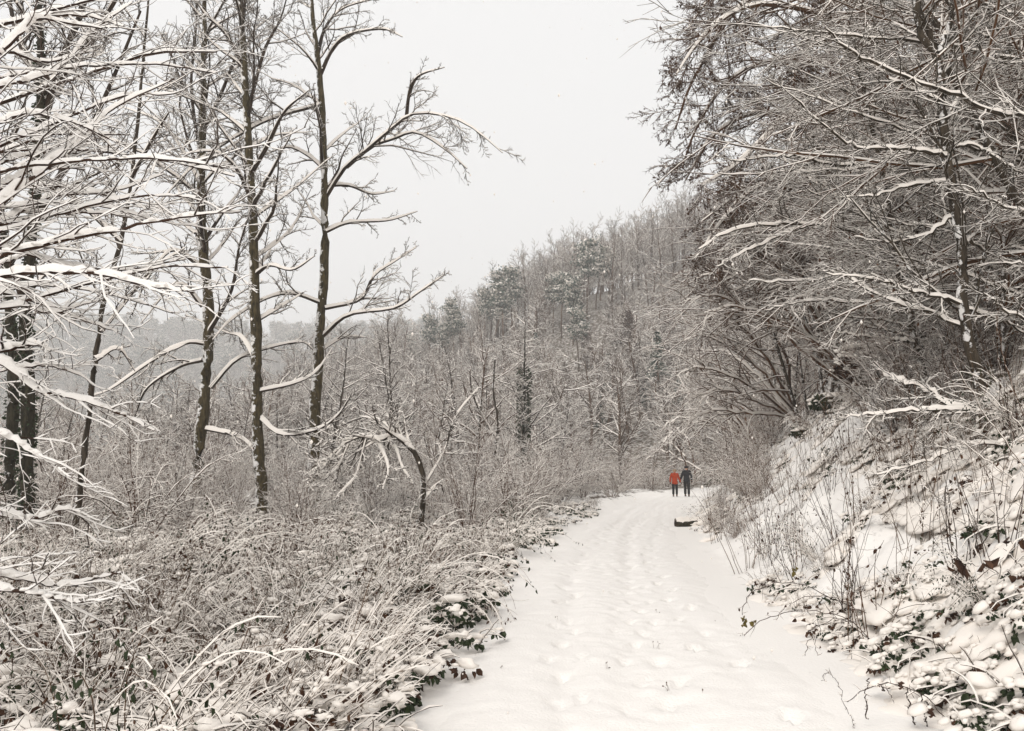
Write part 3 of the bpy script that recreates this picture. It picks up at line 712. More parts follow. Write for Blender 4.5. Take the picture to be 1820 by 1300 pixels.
hero('ash_tree', 'tall ash, rightmost of the three, with a long arching limb against the sky', 'tree', T3, 28, (17, 16, 15, 14, 13, 12, 11, 9, 8, 6, 3), [
    ([(580, 350), (612, 300), (650, 268), (700, 226), (735, 203), (790, 206), (840, 228), (893, 272)], -2), ([(616, 298), (660, 262), (700, 247), (740, 236), (790, 265), (830, 300)], -1), ([(722, 212), (728, 165), (745, 135), (790, 120)], -1.5),
    ([(578, 548), (640, 532), (665, 490), (700, 466), (740, 440)], 1), ([(575, 597), (620, 560), (700, 548), (745, 520), (788, 490)], -1.5),
    ([(578, 412), (620, 396), (690, 392), (742, 376)], 1.2), ([(570, 132), (590, 90), (620, 62), (680, 52), (715, 66)], -1), ([(564, 100), (578, 50), (610, 15), (680, -5)], 1.2),
    ([(571, 186), (500, 205), (450, 226), (370, 275), (310, 330), (265, 388)], -2.5), ([(574, 540), (520, 522), (470, 532), (410, 570), (378, 604)], -2), ([(576, 300), (545, 275), (510, 262), (460, 280)], 1),
    ([(578, 330), (620, 330), (660, 345), (700, 340)], 2), ([(566, 625), (610, 600), (650, 600)], 2)],
    M_TRUNK, M_TWIG, RNG(502), autos=[(12, 0.5, 0.98, 0.9, 0.13, 0.15, 0.4)])
hero('ivy_tree', 'thick dark ivy-grown trunk behind the snowy hazel boughs', 'tree', [(52, 968), (48, 860), (50, 700), (45, 560), (58, 400), (68, 250), (72, 100), (66, -60), (60, -200)], 17, (27, 26, 25, 24, 21, 18, 15, 12, 8), [
    ([(72, 240), (105, 120), (145, 20), (180, -60)], 0.5), ([(60, 400), (95, 330), (150, 250), (205, 130), (250, 20)], 1), ([(50, 560), (20, 470), (-20, 380)], -1), ([(70, 150), (30, 60), (10, -40)], 0.6), ([(70, 170), (130, 110), (205, 0), (230, -60)], -0.5)],
    M_IVYBARK, M_TWIG, RNG(503), ivy=1500, rk=0.42, lr=(8, 2), autos=[(7, 0.5, 0.97, 0.9, 0.2, 0.2, 0.4)])
hero('ivy_tree', 'dark trunk cut by the left picture edge beside a thicker ivy-grown one', 'tree', [(14, 930), (20, 800), (24, 650), (12, 500), (-10, 300), (-30, 60)], 18.5, (16, 15, 14, 12, 9, 6), [([(22, 640), (60, 560), (110, 500)], 1)], M_IVYBARK, M_TWIG, RNG(504), ivy=700, autos=[(4, 0.5, 0.97, 0.9, 0.2, 0.2, 0.4)])
hero('young_tree', 'thin leaning young trunk left of the three tall ashes', 'tree', [(130, 962), (147, 830), (162, 700), (172, 620), (190, 510), (215, 430), (235, 300), (252, 140), (264, 0), (275, -120)], 15.5, (9, 8, 7.5, 7, 6.5, 6, 5, 4, 3, 2), [
    ([(172, 640), (210, 620), (240, 660)], 0.5), ([(180, 590), (225, 535), (270, 480), (330, 440)], 1), ([(232, 320), (270, 250), (300, 200)], -0.5), ([(215, 430), (150, 370), (110, 330)], -0.6)],
    M_BARK, M_TWIG, RNG(505), lr=(3.5, 1), autos=[(7, 0.4, 0.97, 0.8, 0.18, 0.15, 0.5)])
# bowed small tree with heavy snow, in the middle of the thicket, and its pale bent neighbours
hero('bowed_tree', 'small bowed tree bent over under heavy snow right of the three ashes', 'tree', [(742, 985), (748, 940), (752, 880), (748, 830), (732, 800), (700, 776), (672, 782), (640, 776), (600, 800), (572, 836)], 19, (8, 8, 7, 7, 6, 5, 4, 3, 2), [
    ([(690, 778), (705, 800), (715, 830), (735, 860)], -0.8), ([(650, 782), (640, 820), (630, 850), (600, 880)], -0.8), ([(750, 870), (790, 800), (810, 740), (850, 690)], 1), ([(752, 890), (780, 860), (790, 880)], 0.4), ([(725, 795), (680, 750), (640, 740)], 0.8), ([(670, 780), (690, 830), (680, 870)], -1.5), ([(620, 790), (600, 830), (575, 850)], -0.5)],
    M_BARK, M_TWIG, RNG(506), capped=True, autos=[(26, 0.45, 0.98, 0.9, 0.28, -0.1, 0.5)], lr=(2.2, 0.9), depth=(0.045, 0.03, 0.02, 0.012), ratio=2.2)
hero('snag', 'pale snow-caked bare stem forking in front of the dark alder', 'tree', [(895, 905), (886, 870), (878, 830), (882, 790), (884, 740), (876, 690), (880, 640)], 36, (4, 4, 4, 3.5, 3, 2.5, 2), [([(884, 780), (860, 745), (840, 700), (835, 660)], 0.5), ([(880, 860), (850, 830), (835, 790)], -0.5)], M_BARK, M_TWIG, RNG(507), lr=(2.2, 0.9), depth=(0.08, 0.06, 0.03, 0.02))

# ---------------- near hazel at the left picture edge, loaded with snow
LV_HZ = [dict(n=11, t0=0.08, ang=0.6, angj=0.3, lf=0.36, lt=0.45, rr=0.33, taper=0.5, wander=0.14, rmin=0.0038, flat=0.25), dict(n=6, t0=0.1, ang=0.75, angj=0.3, lf=0.32, lt=0.3, rr=0.6, taper=0.6, wander=0.18, rmin=0.0022)]
rng = RNG(510)
hz = thing('hazel_shrub', 'near hazel with thickly snow-loaded boughs reaching in from the left edge', 'shrub', (-4.6, 4.6, float(H(-4.6, 4.6))))
HZB = hz.location[:]
HZL = [([(-120, 470), (0, 365), (80, 300), (150, 245), (200, 195), (310, 140)], 4.6, 7, .8), ([(-120, 500), (0, 455), (100, 430), (200, 410), (330, 385), (430, 378)], 4.2, 7, .3), ([(-120, 520), (0, 492), (90, 484), (180, 488), (260, 508), (345, 518)], 4.0, 7, -.2),
       ([(-110, 200), (30, 66), (60, 34), (100, 38), (190, 52)], 4.4, 6, .5), ([(-110, 190), (0, 155), (60, 140), (110, 118), (165, 55), (235, 5)], 5.0, 5, .8), ([(-120, 260), (0, 218), (60, 202), (130, 218), (200, 250)], 4.7, 5, .3),
       ([(-120, 620), (0, 645), (60, 690), (130, 708), (200, 730), (275, 765)], 4.3, 5.5, .2), ([(-110, 640), (0, 625), (60, 612), (90, 624)], 4.5, 6, .0), ([(-110, 750), (0, 772), (50, 800), (98, 828)], 4.2, 4.5, 0), ([(-110, 1010), (40, 1030), (110, 1040), (215, 1018)], 4.3, 5, .4),
       ([(-120, 1045), (40, 1052), (90, 1062), (140, 1072)], 4.0, 5, 0), ([(-120, 350), (0, 330), (60, 302), (150, 300)], 5.2, 5, .4), ([(-120, 590), (20, 545), (90, 556), (170, 535)], 4.9, 5, .4), ([(-110, 880), (0, 915), (60, 922), (120, 905), (160, 930)], 4.6, 5, .3),
       ([(-120, 420), (0, 395), (90, 350), (200, 340), (290, 310)], 5.4, 5, .8), ([(-120, 560), (0, 520), (120, 560), (210, 590)], 5.0, 4.5, .5), ([(-120, 100), (0, 90), (80, 110), (170, 90)], 5.2, 5, .5), ([(-100, 690), (0, 660), (80, 650), (150, 670)], 4.8, 4, .5),
       ([(-120, 300), (0, 270), (100, 240), (230, 240)], 5.6, 4.5, .6), ([(-120, 470), (0, 440), (110, 470), (220, 480), (330, 460)], 5.6, 4.5, .6)]
for i in range(15):                                            # thinner boughs layered behind the main ones
    y0 = rng.uniform(40, 620) if i < 24 else rng.uniform(640, 1000); x1 = rng.uniform(150, 420) * (1.0 if y0 < 560 else 0.6); y1 = y0 - rng.uniform(-40, 110)
    HZL.append(([(-130, y0 + 40), (0, y0), (x1 * .35, y0 + (y1 - y0) * .3 - 14), (x1 * .7, y0 + (y1 - y0) * .75 - 10), (x1, y1 + 10)], rng.uniform(4.6, 7.5), rng.uniform(3, 4.5), rng.uniform(-.6, 1.0)))
for pts, Yd, rp, dy in HZL:
    m_ = len(pts); p_ = [at(px, py, Yd + dy * i / (m_ - 1)) for i, (px, py) in enumerate(pts)]
    b_ = np.array((-4.9 + rng.normal(0, .12), 5.3 + rng.normal(0, .12), HZB[2] - .1)); p_ = [b_, b_ * .45 + p_[0] * .55 + (-.25, 0, .18 * (p_[0][2] - b_[2]))] + p_   # each bough grows from the hazel's stool
    LB = smooth_line(p_, np.r_[1.15, 1.0, np.linspace(.8, 0, m_)] * (rp - 1.5) / FPX * Yd + 1.5 / FPX * Yd, 38)
    LB[0][:, 1:] += rng.normal(0, 0.003, LB[0][:, 1:].shape)
    wd, sn = MB(), MB()
    tube(wd, LB, 7); snow(sn, LB, 0.032, rng, 5, ratio=2.6, steep=0.15, gaps=0.14); f_ = rng.integers(10, 36, 11); blobs(sn, LB[0][0, f_] + (0, 0, .008), LB[1][0, f_] * rng.uniform(1.5, 2.6, 11) + .006, .75, rng, 0, .32, 1)
    crown(rng, (LB[0][:, 10:], LB[1][:, 10:]), LV_HZ, wd, sn, sides=(5, 4), depth=(0.013, 0.006), ks=(7, 4), prof=5, ratio=2.2, gaps=0.12)
    lo = wd.build('bough', M_REDTWIG, hz, origin=HZB); stuff(sn.build('snow', M_SNOW2, lo, origin=HZB))
# ---------------- right side: old beech, slender near trees, leaning grove, young beeches on the bank
LV_BEECH = [dict(n=20, t0=0.1, ang=0.75, angj=0.3, lf=0.34, lt=0.65, rr=0.40, wander=0.16, rmin=0.014, droop=0.12),
            dict(n=10, t0=0.1, ang=0.7, angj=0.3, lf=0.44, lt=0.4, rr=0.55, wander=0.2, rmin=0.009, droop=0.05),
            dict(n=9, t0=0.12, ang=0.65, angj=0.3, lf=0.45, lt=0.3, rr=0.7, wander=0.25, rmin=0.007)]
beech, _ = hero('beech_tree', 'great old beech with dark ivy-grown trunk and drooping boughs hanging over the path', 'tree',
     [(1610, 640), (1597, 450), (1586, 300), (1565, 150), (1548, 40), (1540, -150), (1540, -300)], 23, (30, 27, 25, 22, 20, 14, 8), [([(1560 - (1560 - px) * 0.91 if px < 1560 else px, py) for px, py in L_], d_) for L_, d_ in [
    ([(1555, 60), (1480, 40), (1420, 18), (1330, 8), (1260, 32), (1205, 80), (1165, 135)], -3), ([(1560, 92), (1490, 68), (1430, 82), (1400, 130), (1392, 190)], -2),
    ([(1550, 20), (1400, -30), (1310, 0), (1262, 40), (1225, 100), (1190, 160), (1165, 230)], -1), ([(1570, 180), (1480, 158), (1420, 180), (1345, 240), (1280, 295), (1215, 330)], -3.5),
    ([(1575, 220), (1500, 205), (1430, 240), (1380, 330), (1340, 400)], -1.5), ([(1580, 265), (1500, 255), (1400, 300), (1300, 340), (1215, 395)], 2.5),
    ([(1562, 120), (1460, 108), (1345, 110), (1262, 150), (1205, 230), (1178, 300)], 2), ([(1586, 320), (1480, 330), (1380, 370), (1290, 430), (1235, 490)], 3),
    ([(1590, 380), (1500, 395), (1400, 430), (1300, 480), (1225, 520)], 1), ([(1565, 100), (1640, 60), (1720, 50), (1800, 95)], -2), ([(1580, 250), (1650, 225), (1740, 240), (1830, 285)], 1),
    ([(1592, 440), (1500, 455), (1420, 480), (1330, 525), (1265, 560)], 2.5), ([(1545, 0), (1450, -60), (1340, -70), (1250, -20), (1190, 50)], 2), ([(1575, 200), (1520, 120), (1470, 40), (1440, -40)], 3), ([(1548, 30), (1600, -30), (1680, -80)], 2),
    ([(1578, 240), (1440, 220), (1330, 200), (1240, 240), (1185, 320)], 0.5), ([(1590, 360), (1450, 330), (1330, 330), (1250, 400), (1215, 450)], -1)]],
     M_IVYBARK, M_BRTWIG, RNG(600), lv0=LV_BEECH, lr=(7, 1.5), ks=(4, 2, 1), depth=(0.04, 0.018, 0.009, 0), ratio=0.9, rk=0.9, ivy=3500)

rng = RNG(601)                                                  # withered leaves that the beech has kept
for lo in [c for c in beech.children if c.name.startswith('limb')]:
    co = np.empty(len(lo.data.vertices) * 3, np.float32); lo.data.vertices.foreach_get('co', co); co = co.reshape(-1, 3)
    k = rng.integers(len(co) // 3, len(co), 420); m = MB(); leaves(m, co[k], rng.normal(0, .6, (420, 3)) + (0, 0, -.9), .085 * rng.uniform(.6, 1.3, 420), rng, 0, .32)
    stuff(m.build('leaves', M_BROWNLEAF, lo))

def boughs(name, label, cat, base_xy, lines, wmat, rng, lv, depth=(0.026, 0.012, 0.007, 0.005), ks=(5, 3, 1), n=24, prof=3, ratio=1.7, part='bough', steep=0.15, leaf=None, trunk_first=0, join=None, sides=(4, 3, 3)):
    base = np.array((base_xy[0], base_xy[1], float(H(*base_xy))))
    root = thing(name, label, cat, base)
    for q, (pts, Yd, dy, r0, r1) in enumerate(lines):
        LB = limb_path(pts, Yd, dy, n, (r0 if q < trunk_first else 0.8 * r0) / FPX * Yd, r1 / FPX * Yd)
        if join is not None and q >= trunk_first:                # the bough springs from its trunk
            i_ = int(np.abs(join[0][:, 2] - LB[0][0, 0, 2] + .5).argmin()); LB = (np.concatenate([join[0][None, i_:i_ + 1], LB[0]], 1), np.concatenate([LB[1][:, :1] * 1.15, LB[1]], 1))
        LB[0][:, 1:] += rng.normal(0, 0.0012 * Yd, LB[0][:, 1:].shape)
        wd, sn = MB(), MB()
        tube(wd, LB, 7); snow(sn, LB, depth[0], rng, 5, ratio=ratio, steep=steep)
        A = crown(rng, LB, lv, wd, sn, sides=sides, depth=depth[1:], ks=ks, prof=prof, ratio=ratio)
        lo = wd.build('stem' if q < trunk_first else part, wmat, root, origin=base); stuff(sn.build('snow', M_SNOW, lo, origin=base))
        if leaf:
            B = A[-1] if A else LB; p = B[0][:, 1:].reshape(-1, 3); k = rng.random(len(p)) < leaf[1]; p = p[k]
            m = MB(); leaves(m, p, rng.normal(0, 0.5, p.shape) + (0, 0, -0.9), leaf[0] * rng.uniform(0.6, 1.3, len(p)), rng, 0, 0.3)
            if len(p): stuff(m.build('leaves', leaf[2], lo, origin=base))
    return root

LV_SPRAY = [dict(n=15, t0=0.08, ang=0.75, angj=0.25, lf=0.32, lt=0.55, rr=0.34, taper=0.5, wander=0.14, rmin=0.0055, flat=0.35), dict(n=7, t0=0.12, ang=0.7, angj=0.25, lf=0.40, lt=0.3, rr=0.7, taper=0.6, wander=0.2, rmin=0.0038, flat=0.25), dict(n=4, t0=0.15, ang=0.7, angj=0.25, lf=0.42, lt=0.2, rr=0.7, taper=0.6, wander=0.2, rmin=0.0028)]
g = lambda px, Yd: ((px - 910) / FPX * Yd, Yd)
boughs('slender_tree', 'slender dark near tree curving up the right bank with snow-lined side boughs', 'tree', g(1738, 9), [
    ([(1742, 690), (1720, 600), (1712, 520), (1708, 430), (1690, 330), (1681, 250), (1673, 170), (1664, 100), (1636, 55), (1625, -60)], 9, 0, 10.5, 6),
    ([(1668, 95), (1685, 50), (1695, 0), (1700, -60)], 9, 0.2, 6, 4),
    ([(1682, 277), (1640, 270), (1590, 265), (1530, 262), (1480, 236), (1405, 172)], 9, -0.8, 5, 1.2), ([(1712, 538), (1640, 522), (1570, 500), (1468, 488)], 9, -0.5, 4.5, 1),
    ([(1692, 322), (1620, 330), (1560, 346), (1495, 352)], 9, 0.6, 4.5, 1), ([(1722, 585), (1640, 552), (1570, 530), (1500, 490), (1450, 480)], 9, 0.8, 5, 1),
    ([(1705, 420), (1740, 440), (1790, 470), (1850, 480)], 9, 0.5, 4, 1), ([(1685, 260), (1740, 262), (1800, 300), (1850, 310)], 9, -0.4, 4, 1), ([(1674, 180), (1600, 150), (1540, 110), (1500, 60)], 9, 0.6, 4, 1),
    ([(1716, 550), (1780, 570), (1850, 610)], 9, 0.7, 4, 1), ([(1700, 380), (1640, 420), (1580, 430), (1520, 420)], 9, 0.5, 4, 1), ([(1678, 230), (1710, 160), (1760, 100), (1830, 60)], 9, 0.6, 4, 1)],
    [M_BARK], RNG(610), LV_SPRAY, trunk_first=2, steep=0.35, leaf=(0.05, 0.02, M_BROWNLEAF))
boughs('slender_tree', 'thin leaning tree with long snowy boughs, left of the slender near one', 'tree', g(1642, 12), [
    ([(1648, 720), (1625, 600), (1605, 520), (1588, 420), (1575, 350), (1560, 270), (1540, 180), (1515, 60)], 12, 0, 8, 2.5),
    ([(1592, 432), (1500, 407), (1440, 400), (1370, 400), (1300, 410), (1240, 442)], 12, -1, 6, 1.2), ([(1578, 372), (1520, 362), (1450, 330), (1380, 270)], 12, 0.8, 4, 1), ([(1440, 400), (1385, 420), (1320, 450), (1270, 475)], 11.5, -0.3, 4, 1),
    ([(1562, 290), (1480, 292), (1400, 278), (1300, 287)], 12, -0.7, 4.5, 1), ([(1615, 560), (1540, 540), (1440, 535), (1360, 550)], 12, 0.6, 4.5, 1), ([(1602, 505), (1520, 490), (1420, 500), (1330, 500)], 12, 1.2, 4.5, 1), ([(1628, 610), (1560, 600), (1480, 590)], 12, -0.6, 4, 1),
    ([(1608, 530), (1660, 510), (1740, 520)], 12, 0.6, 4, 1), ([(1570, 320), (1620, 290), (1700, 280)], 12, 0.6, 4, 1), ([(1545, 200), (1480, 180), (1400, 170)], 12, 0.6, 3.5, 1)],
    [M_BARK], RNG(611), LV_SPRAY, trunk_first=1, steep=0.3, leaf=(0.06, 0.02, M_BROWNLEAF))
boughs('overhanging_tree', 'snow-lined boughs entering from the right edge above the bank', 'tree', g(2000, 8.5), [
    ([(2010, 620), (1990, 420), (1960, 250), (1930, 100), (1910, -60)], 8.5, 0, 12, 7),
    ([(1960, 240), (1820, 207), (1760, 200), (1700, 168), (1640, 150), (1560, 115), (1510, 90), (1466, 50)], 8.5, -1, 6, 1.2), ([(1940, 130), (1860, 110), (1770, 110), (1720, 60)], 8.5, 0.6, 4.5, 1),
    ([(1985, 400), (1880, 380), (1790, 370), (1720, 330)], 8.5, -0.6, 4.5, 1), ([(1995, 520), (1900, 500), (1820, 470), (1740, 470)], 8.5, 0.5, 4.5, 1), ([(2005, 600), (1900, 590), (1800, 560), (1750, 520)], 8.5, -0.7, 4.5, 1), ([(1930, 90), (1850, 40), (1760, 10)], 8.5, 0.3, 4, 1)],
    [M_BARK], RNG(612), LV_SPRAY, trunk_first=1, steep=0.3, leaf=(0.05, 0.02, M_BROWNLEAF))
L = []
rng = RNG(614)
for i in range(34):                                            # layered side boughs of the young trees just outside the right edge
    y0 = rng.uniform(-40, 560); x0 = rng.uniform(1780, 2000); ln = rng.uniform(250, 520); y1 = y0 - rng.uniform(-30, 170)
    L.append(([(x0, y0 + 20), (x0 - ln * .3, y0 + (y1 - y0) * .15), (x0 - ln * .65, y0 + (y1 - y0) * .55), (x0 - ln, y1)], rng.uniform(10, 17), rng.uniform(-1.5, 1.5), rng.uniform(3, 4.5), 0.9))
TL = limb_path([(2035, 700), (2020, 450), (2005, 200), (1990, -50), (1980, -200)], 13.5, 0, 40, .12, .04)
L.insert(0, ([(2035, 700), (2020, 450), (2005, 200), (1990, -50), (1980, -200)], 13.5, 0, 12, 5))
boughs('layered_tree', 'tree of many layered snow-lined boughs filling the right edge behind the slender tree', 'tree', g(2035, 13.5), L, [M_BARK], RNG(615), LV_SPRAY, steep=0.25, ks=(4, 2, 1), prof=3, trunk_first=1, join=(TL[0][0],), leaf=(0.06, 0.03, M_BROWNLEAF))
boughs('fallen_bough', 'long bare snow-topped bough lying across the upper right bank', 'branch', g(1800, 8), [
    ([(1860, 770), (1760, 740), (1690, 720), (1640, 690), (1590, 672), (1572, 665)], 8.5, 1, 7, 2), ([(1720, 728), (1640, 728), (1560, 735), (1495, 742)], 8.5, 0.3, 4, 1.2), ([(1840, 800), (1740, 790), (1640, 820), (1560, 845)], 8.0, 0.5, 4, 1)],
    [M_BARK], RNG(613), LV_SPRAY, depth=(0.03, 0.018, 0.01, 0.006))

LV_GROVE = [dict(n=14, t0=0.25, ang=0.55, angj=0.25, lf=0.42, lt=0.4, rr=0.5, wander=0.14, rmin=0.012, flat=0.3, droop=0.15), dict(n=7, t0=0.12, ang=0.6, angj=0.25, lf=0.42, lt=0.3, rr=0.6, wander=0.2, rmin=0.008), ]
def grove(label, base, Yd, tips, rng, seed=0):
    L = []
    for tx, ty in tips:
        bx = base[0] + rng.uniform(-14, 14); by = base[1] + rng.uniform(-6, 10)
        m1 = (bx + (tx - bx) * 0.38 + rng.normal(0, 6), by + (ty - by) * 0.62); m2 = (bx + (tx - bx) * 0.75, by + (ty - by) * 0.96)
        L.append(([(bx, by), m1, m2, (tx, ty + 18)], Yd, rng.uniform(-3, 3), 4.5 * min(1, 24 / Yd), 1.0))
    return boughs('leaning_hazel', label, 'shrub', g(base[0], Yd), L, [M_BRTWIG], rng, LV_GROVE, depth=(0.04, 0.026, 0.016), ks=(6, 3), n=16, prof=3, ratio=1.4, part='stem', steep=0.25, sides=(3, 3))
grove('many-stemmed hazel leaning left over the path from the bank crest, nearest the leafy bush', (1498, 662), 24, [(1275, 430), (1320, 400), (1350, 455), (1230, 480), (1400, 420), (1250, 540), (1300, 500), (1380, 500), (1210, 520)], RNG(620))
grove('low hazel with stems bowed out over the walkers from the foot of the bank', (1420, 740), 29, [(1210, 590), (1240, 620), (1260, 560), (1200, 650), (1300, 600), (1230, 690), (1290, 660), (1330, 560), (1220, 730)], RNG(621))
grove('hazel with bowed stems behind the walkers where the path bends', (1340, 790), 40, [(1190, 690), (1215, 650), (1240, 700), (1180, 740), (1260, 660), (1230, 740)], RNG(622))
grove('pale bent stems arching over directly behind the person in black', (1240, 842), 64, [(1168, 782), (1180, 768), (1195, 760), (1150, 800)], RNG(623))
grove('hazel leaning out above the leafy bush between the two slender trees', (1570, 640), 20, [(1430, 420), (1470, 380), (1520, 360), (1400, 520), (1600, 380), (1560, 330)], RNG(624))

LV_YOUNG = [dict(n=30, t0=0.12, t1=0.98, ang=1.15, angj=0.2, lf=0.40, lt=0.6, rr=0.45, wander=0.12, rmin=0.012, gup=0.01), dict(n=9, t0=0.12, ang=0.75, lf=0.40, lt=0.5, rr=0.55, wander=0.15, rmin=0.008, flat=0.6), dict(n=5, t0=0.1, ang=0.7, lf=0.42, lt=0.4, rr=0.7, wander=0.18, rmin=0.006, flat=0.5)]
YB = [bare_tree('young_beech', 'x', RNG(630 + i), 7.5 + i, 0.06, LV_YOUNG, M_BRTWIG, M_BARK, ks=(6, 4, 2), depth=(0.035, 0.016, 0.010), ratio=1.5, lean=0.1) for i in range(3)]
rng = RNG(640)
sp = []
for i in range(3000):
    Yd = rng.uniform(9, 46); px = rng.uniform(1330, 2000); x = (px - 910) / FPX * Yd; s = lat(x, Yd)
    if s < HW + 3.6 + (Yd > 14) * 0.6: continue
    if Yd < 13 and px < 1700: continue
    if any((x - a) ** 2 + (Yd - b) ** 2 < (0.95 + 0.028 * Yd) ** 2 for a, b in sp): continue
    sp.append((x, Yd))
    if len(sp) >= 95: break
YBT = place_kind(YB, sp, rng, 'young snow-covered beech in the dense stand on the right bank', 'young beeches on the right bank', 0.75, 1.25, tilt=0.1)
for o in YBT: relabel(o, 'young snow-covered beech')
rng = RNG(645)
for q in range(26):                                            # shrubs filling the upper bank under the young trees
    Yd = rng.uniform(8.5, 17); px = rng.uniform(1560, 1880); x = (px - 910) / FPX * Yd
    if float(lat(x, Yd)) < HW + 2.7: continue
    o = copy_thing(SH[q % 4], (x, Yd, float(H(x, Yd)) - .05), rng.uniform(0, 6.28), rng.uniform(.3, .5), 'x', 'shrubs on the upper bank'); relabel(o, 'low upper-bank shrub')
# taller bare trees up the bank behind
sp = []
for i in range(1500):
    Yd = rng.uniform(24, 62); px = rng.uniform(1290, 1950); x = (px - 910) / FPX * Yd; s = lat(x, Yd)
    if s < HW + 6: continue
    if any((x - a) ** 2 + (Yd - b) ** 2 < 2.6 ** 2 for a, b in sp): continue
    sp.append((x, Yd))
    if len(sp) >= 40: break
for q, (x, y) in enumerate(sp):
    o = copy_thing(MID[q % 5], (x, y, float(H(x, y)) - 0.1), rng.uniform(0, 6.28), rng.uniform(0.8, 1.1), 'tall bare tree in the wood high on the right bank behind the old beech', 'tall trees up the right bank', tuple(rng.normal(0, 0.06, 2)))
    relabel(o, 'tall bare upper-bank tree')
# ================================================================== UNDERGROWTH
def cane_plant(name, label, rng, n, L, r, wmat, lmat, spread, droop, nleaf=1.0, depth=0.022, base=0.3, cat='bramble', up=0.0, tw=5, fan=3.14):
    root = thing(name, label, cat)
    a = rng.uniform(-fan, fan, n); tl = spread * rng.uniform(0.3, 1.4, n)
    st = np.stack([np.cos(a) * base * rng.random(n), np.sin(a) * base * rng.random(n), np.full(n, -0.08)], 1)
    B = grow(rng, st, np.stack([np.cos(a) * tl, np.sin(a) * tl, np.ones(n)], 1), L * rng.uniform(0.5, 1.2, n), r * rng.uniform(0.7, 1.2, n), 0.45, 12, 0.06, up, droop)
    wd, sn, lv = MB(), MB(), MB()
    if fan < 2:
        q = B[0][:, 5:9].reshape(-1, 3); q = q[rng.random(len(q)) < 0.55]; blobs(sn, q + (0, 0, .006), rng.uniform(.012, .032, len(q)), .7, rng, 0, .4, 1)
    tube(wd, B, 4); snow(sn, B, depth, rng, 5, ratio=3.0, steep=0.3, gaps=0.3)
    pos, d, ln, rr = spawn(rng, B, tw, 0.25, 1.0, 0.9, 0.3, 0.16, 0.3, 0.7)
    T = grow(rng, pos, d, ln, np.maximum(rr, 0.0022), 0.6, 3, 0.2, 0, 0.15); tube(wd, T, 3); snow(sn, T, depth * 0.6, rng, 3, ratio=2.5, gaps=0.3)
    p = np.concatenate([T[0][:, 1:].reshape(-1, 3), B[0][:, 3:].reshape(-1, 3)]); k = rng.random(len(p)) < 0.35 * nleaf; p = p[k]
    if len(p):
        leaves(lv, p, rng.normal(0, 0.45, p.shape) + (0, 0, -1), 0.055 * rng.uniform(0.5, 1.3, len(p)), rng, 0, 0.28)
        stuff(lv.build('leaves', lmat, root))
    stuff(wd.build('canes', wmat, root)); stuff(sn.build('snow', M_SNOW, root))
    return root
BR = [cane_plant('bramble', 'x', RNG(700 + i), [30, 24, 26, 18, 18][i], 1.7, 0.0048, [M_BRTWIG, M_BRTWIG, M_STRAW, M_REDTWIG, M_BRTWIG][i], [M_BROWNLEAF, M_BROWNLEAF, M_LEAF, M_LEAF, M_BROWNLEAF][i], [.8, .9, .7, .8, .75][i], [.42, .5, .36, .36, .34][i], fan=[.6, .9, .7, 3.14, 3.14][i], depth=.024) for i in range(5)]
WS = [cane_plant('wand_shrub', 'x', RNG(710 + i), 13, 1.35, 0.005, [M_REDTWIG, M_BRTWIG, M_STRAW][i], M_BROWNLEAF, 0.38, 0.05, 0.2, 0.003, 0.25, 'shrub', tw=3) for i in range(3)]

def tuft(name, rng, n=36, L=0.55):
    wd = MB(); a = rng.uniform(0, 6.28, n); tl = rng.uniform(0.1, 1.0, n)
    st = np.stack([rng.normal(0, 0.14, n), rng.normal(0, 0.14, n), np.full(n, -0.05)], 1)
    B = grow(rng, st, np.stack([np.cos(a) * tl, np.sin(a) * tl, np.ones(n)], 1), L * rng.uniform(0.4, 1.2, n), 0.0032, 0.5, 6, 0.12, 0, 0.22)
    tube(wd, B, 3, 0); snow(wd, B, 0.010, rng, 3, 1, ratio=2.2, steep=0.45, gaps=0.4)
    pos, d, ln, r = spawn(rng, B, 3, 0.4, 1, 0.8, 0.3, 0.22, 0.2, 0.8); T = grow(rng, pos, d, ln, 0.0024, 0.6, 2, 0.2); tube(wd, T, 3, 0); snow(wd, T, 0.008, rng, 3, 1, ratio=2.2, gaps=0.45)
    return wd.build(name, [M_STRAW, M_SNOW])
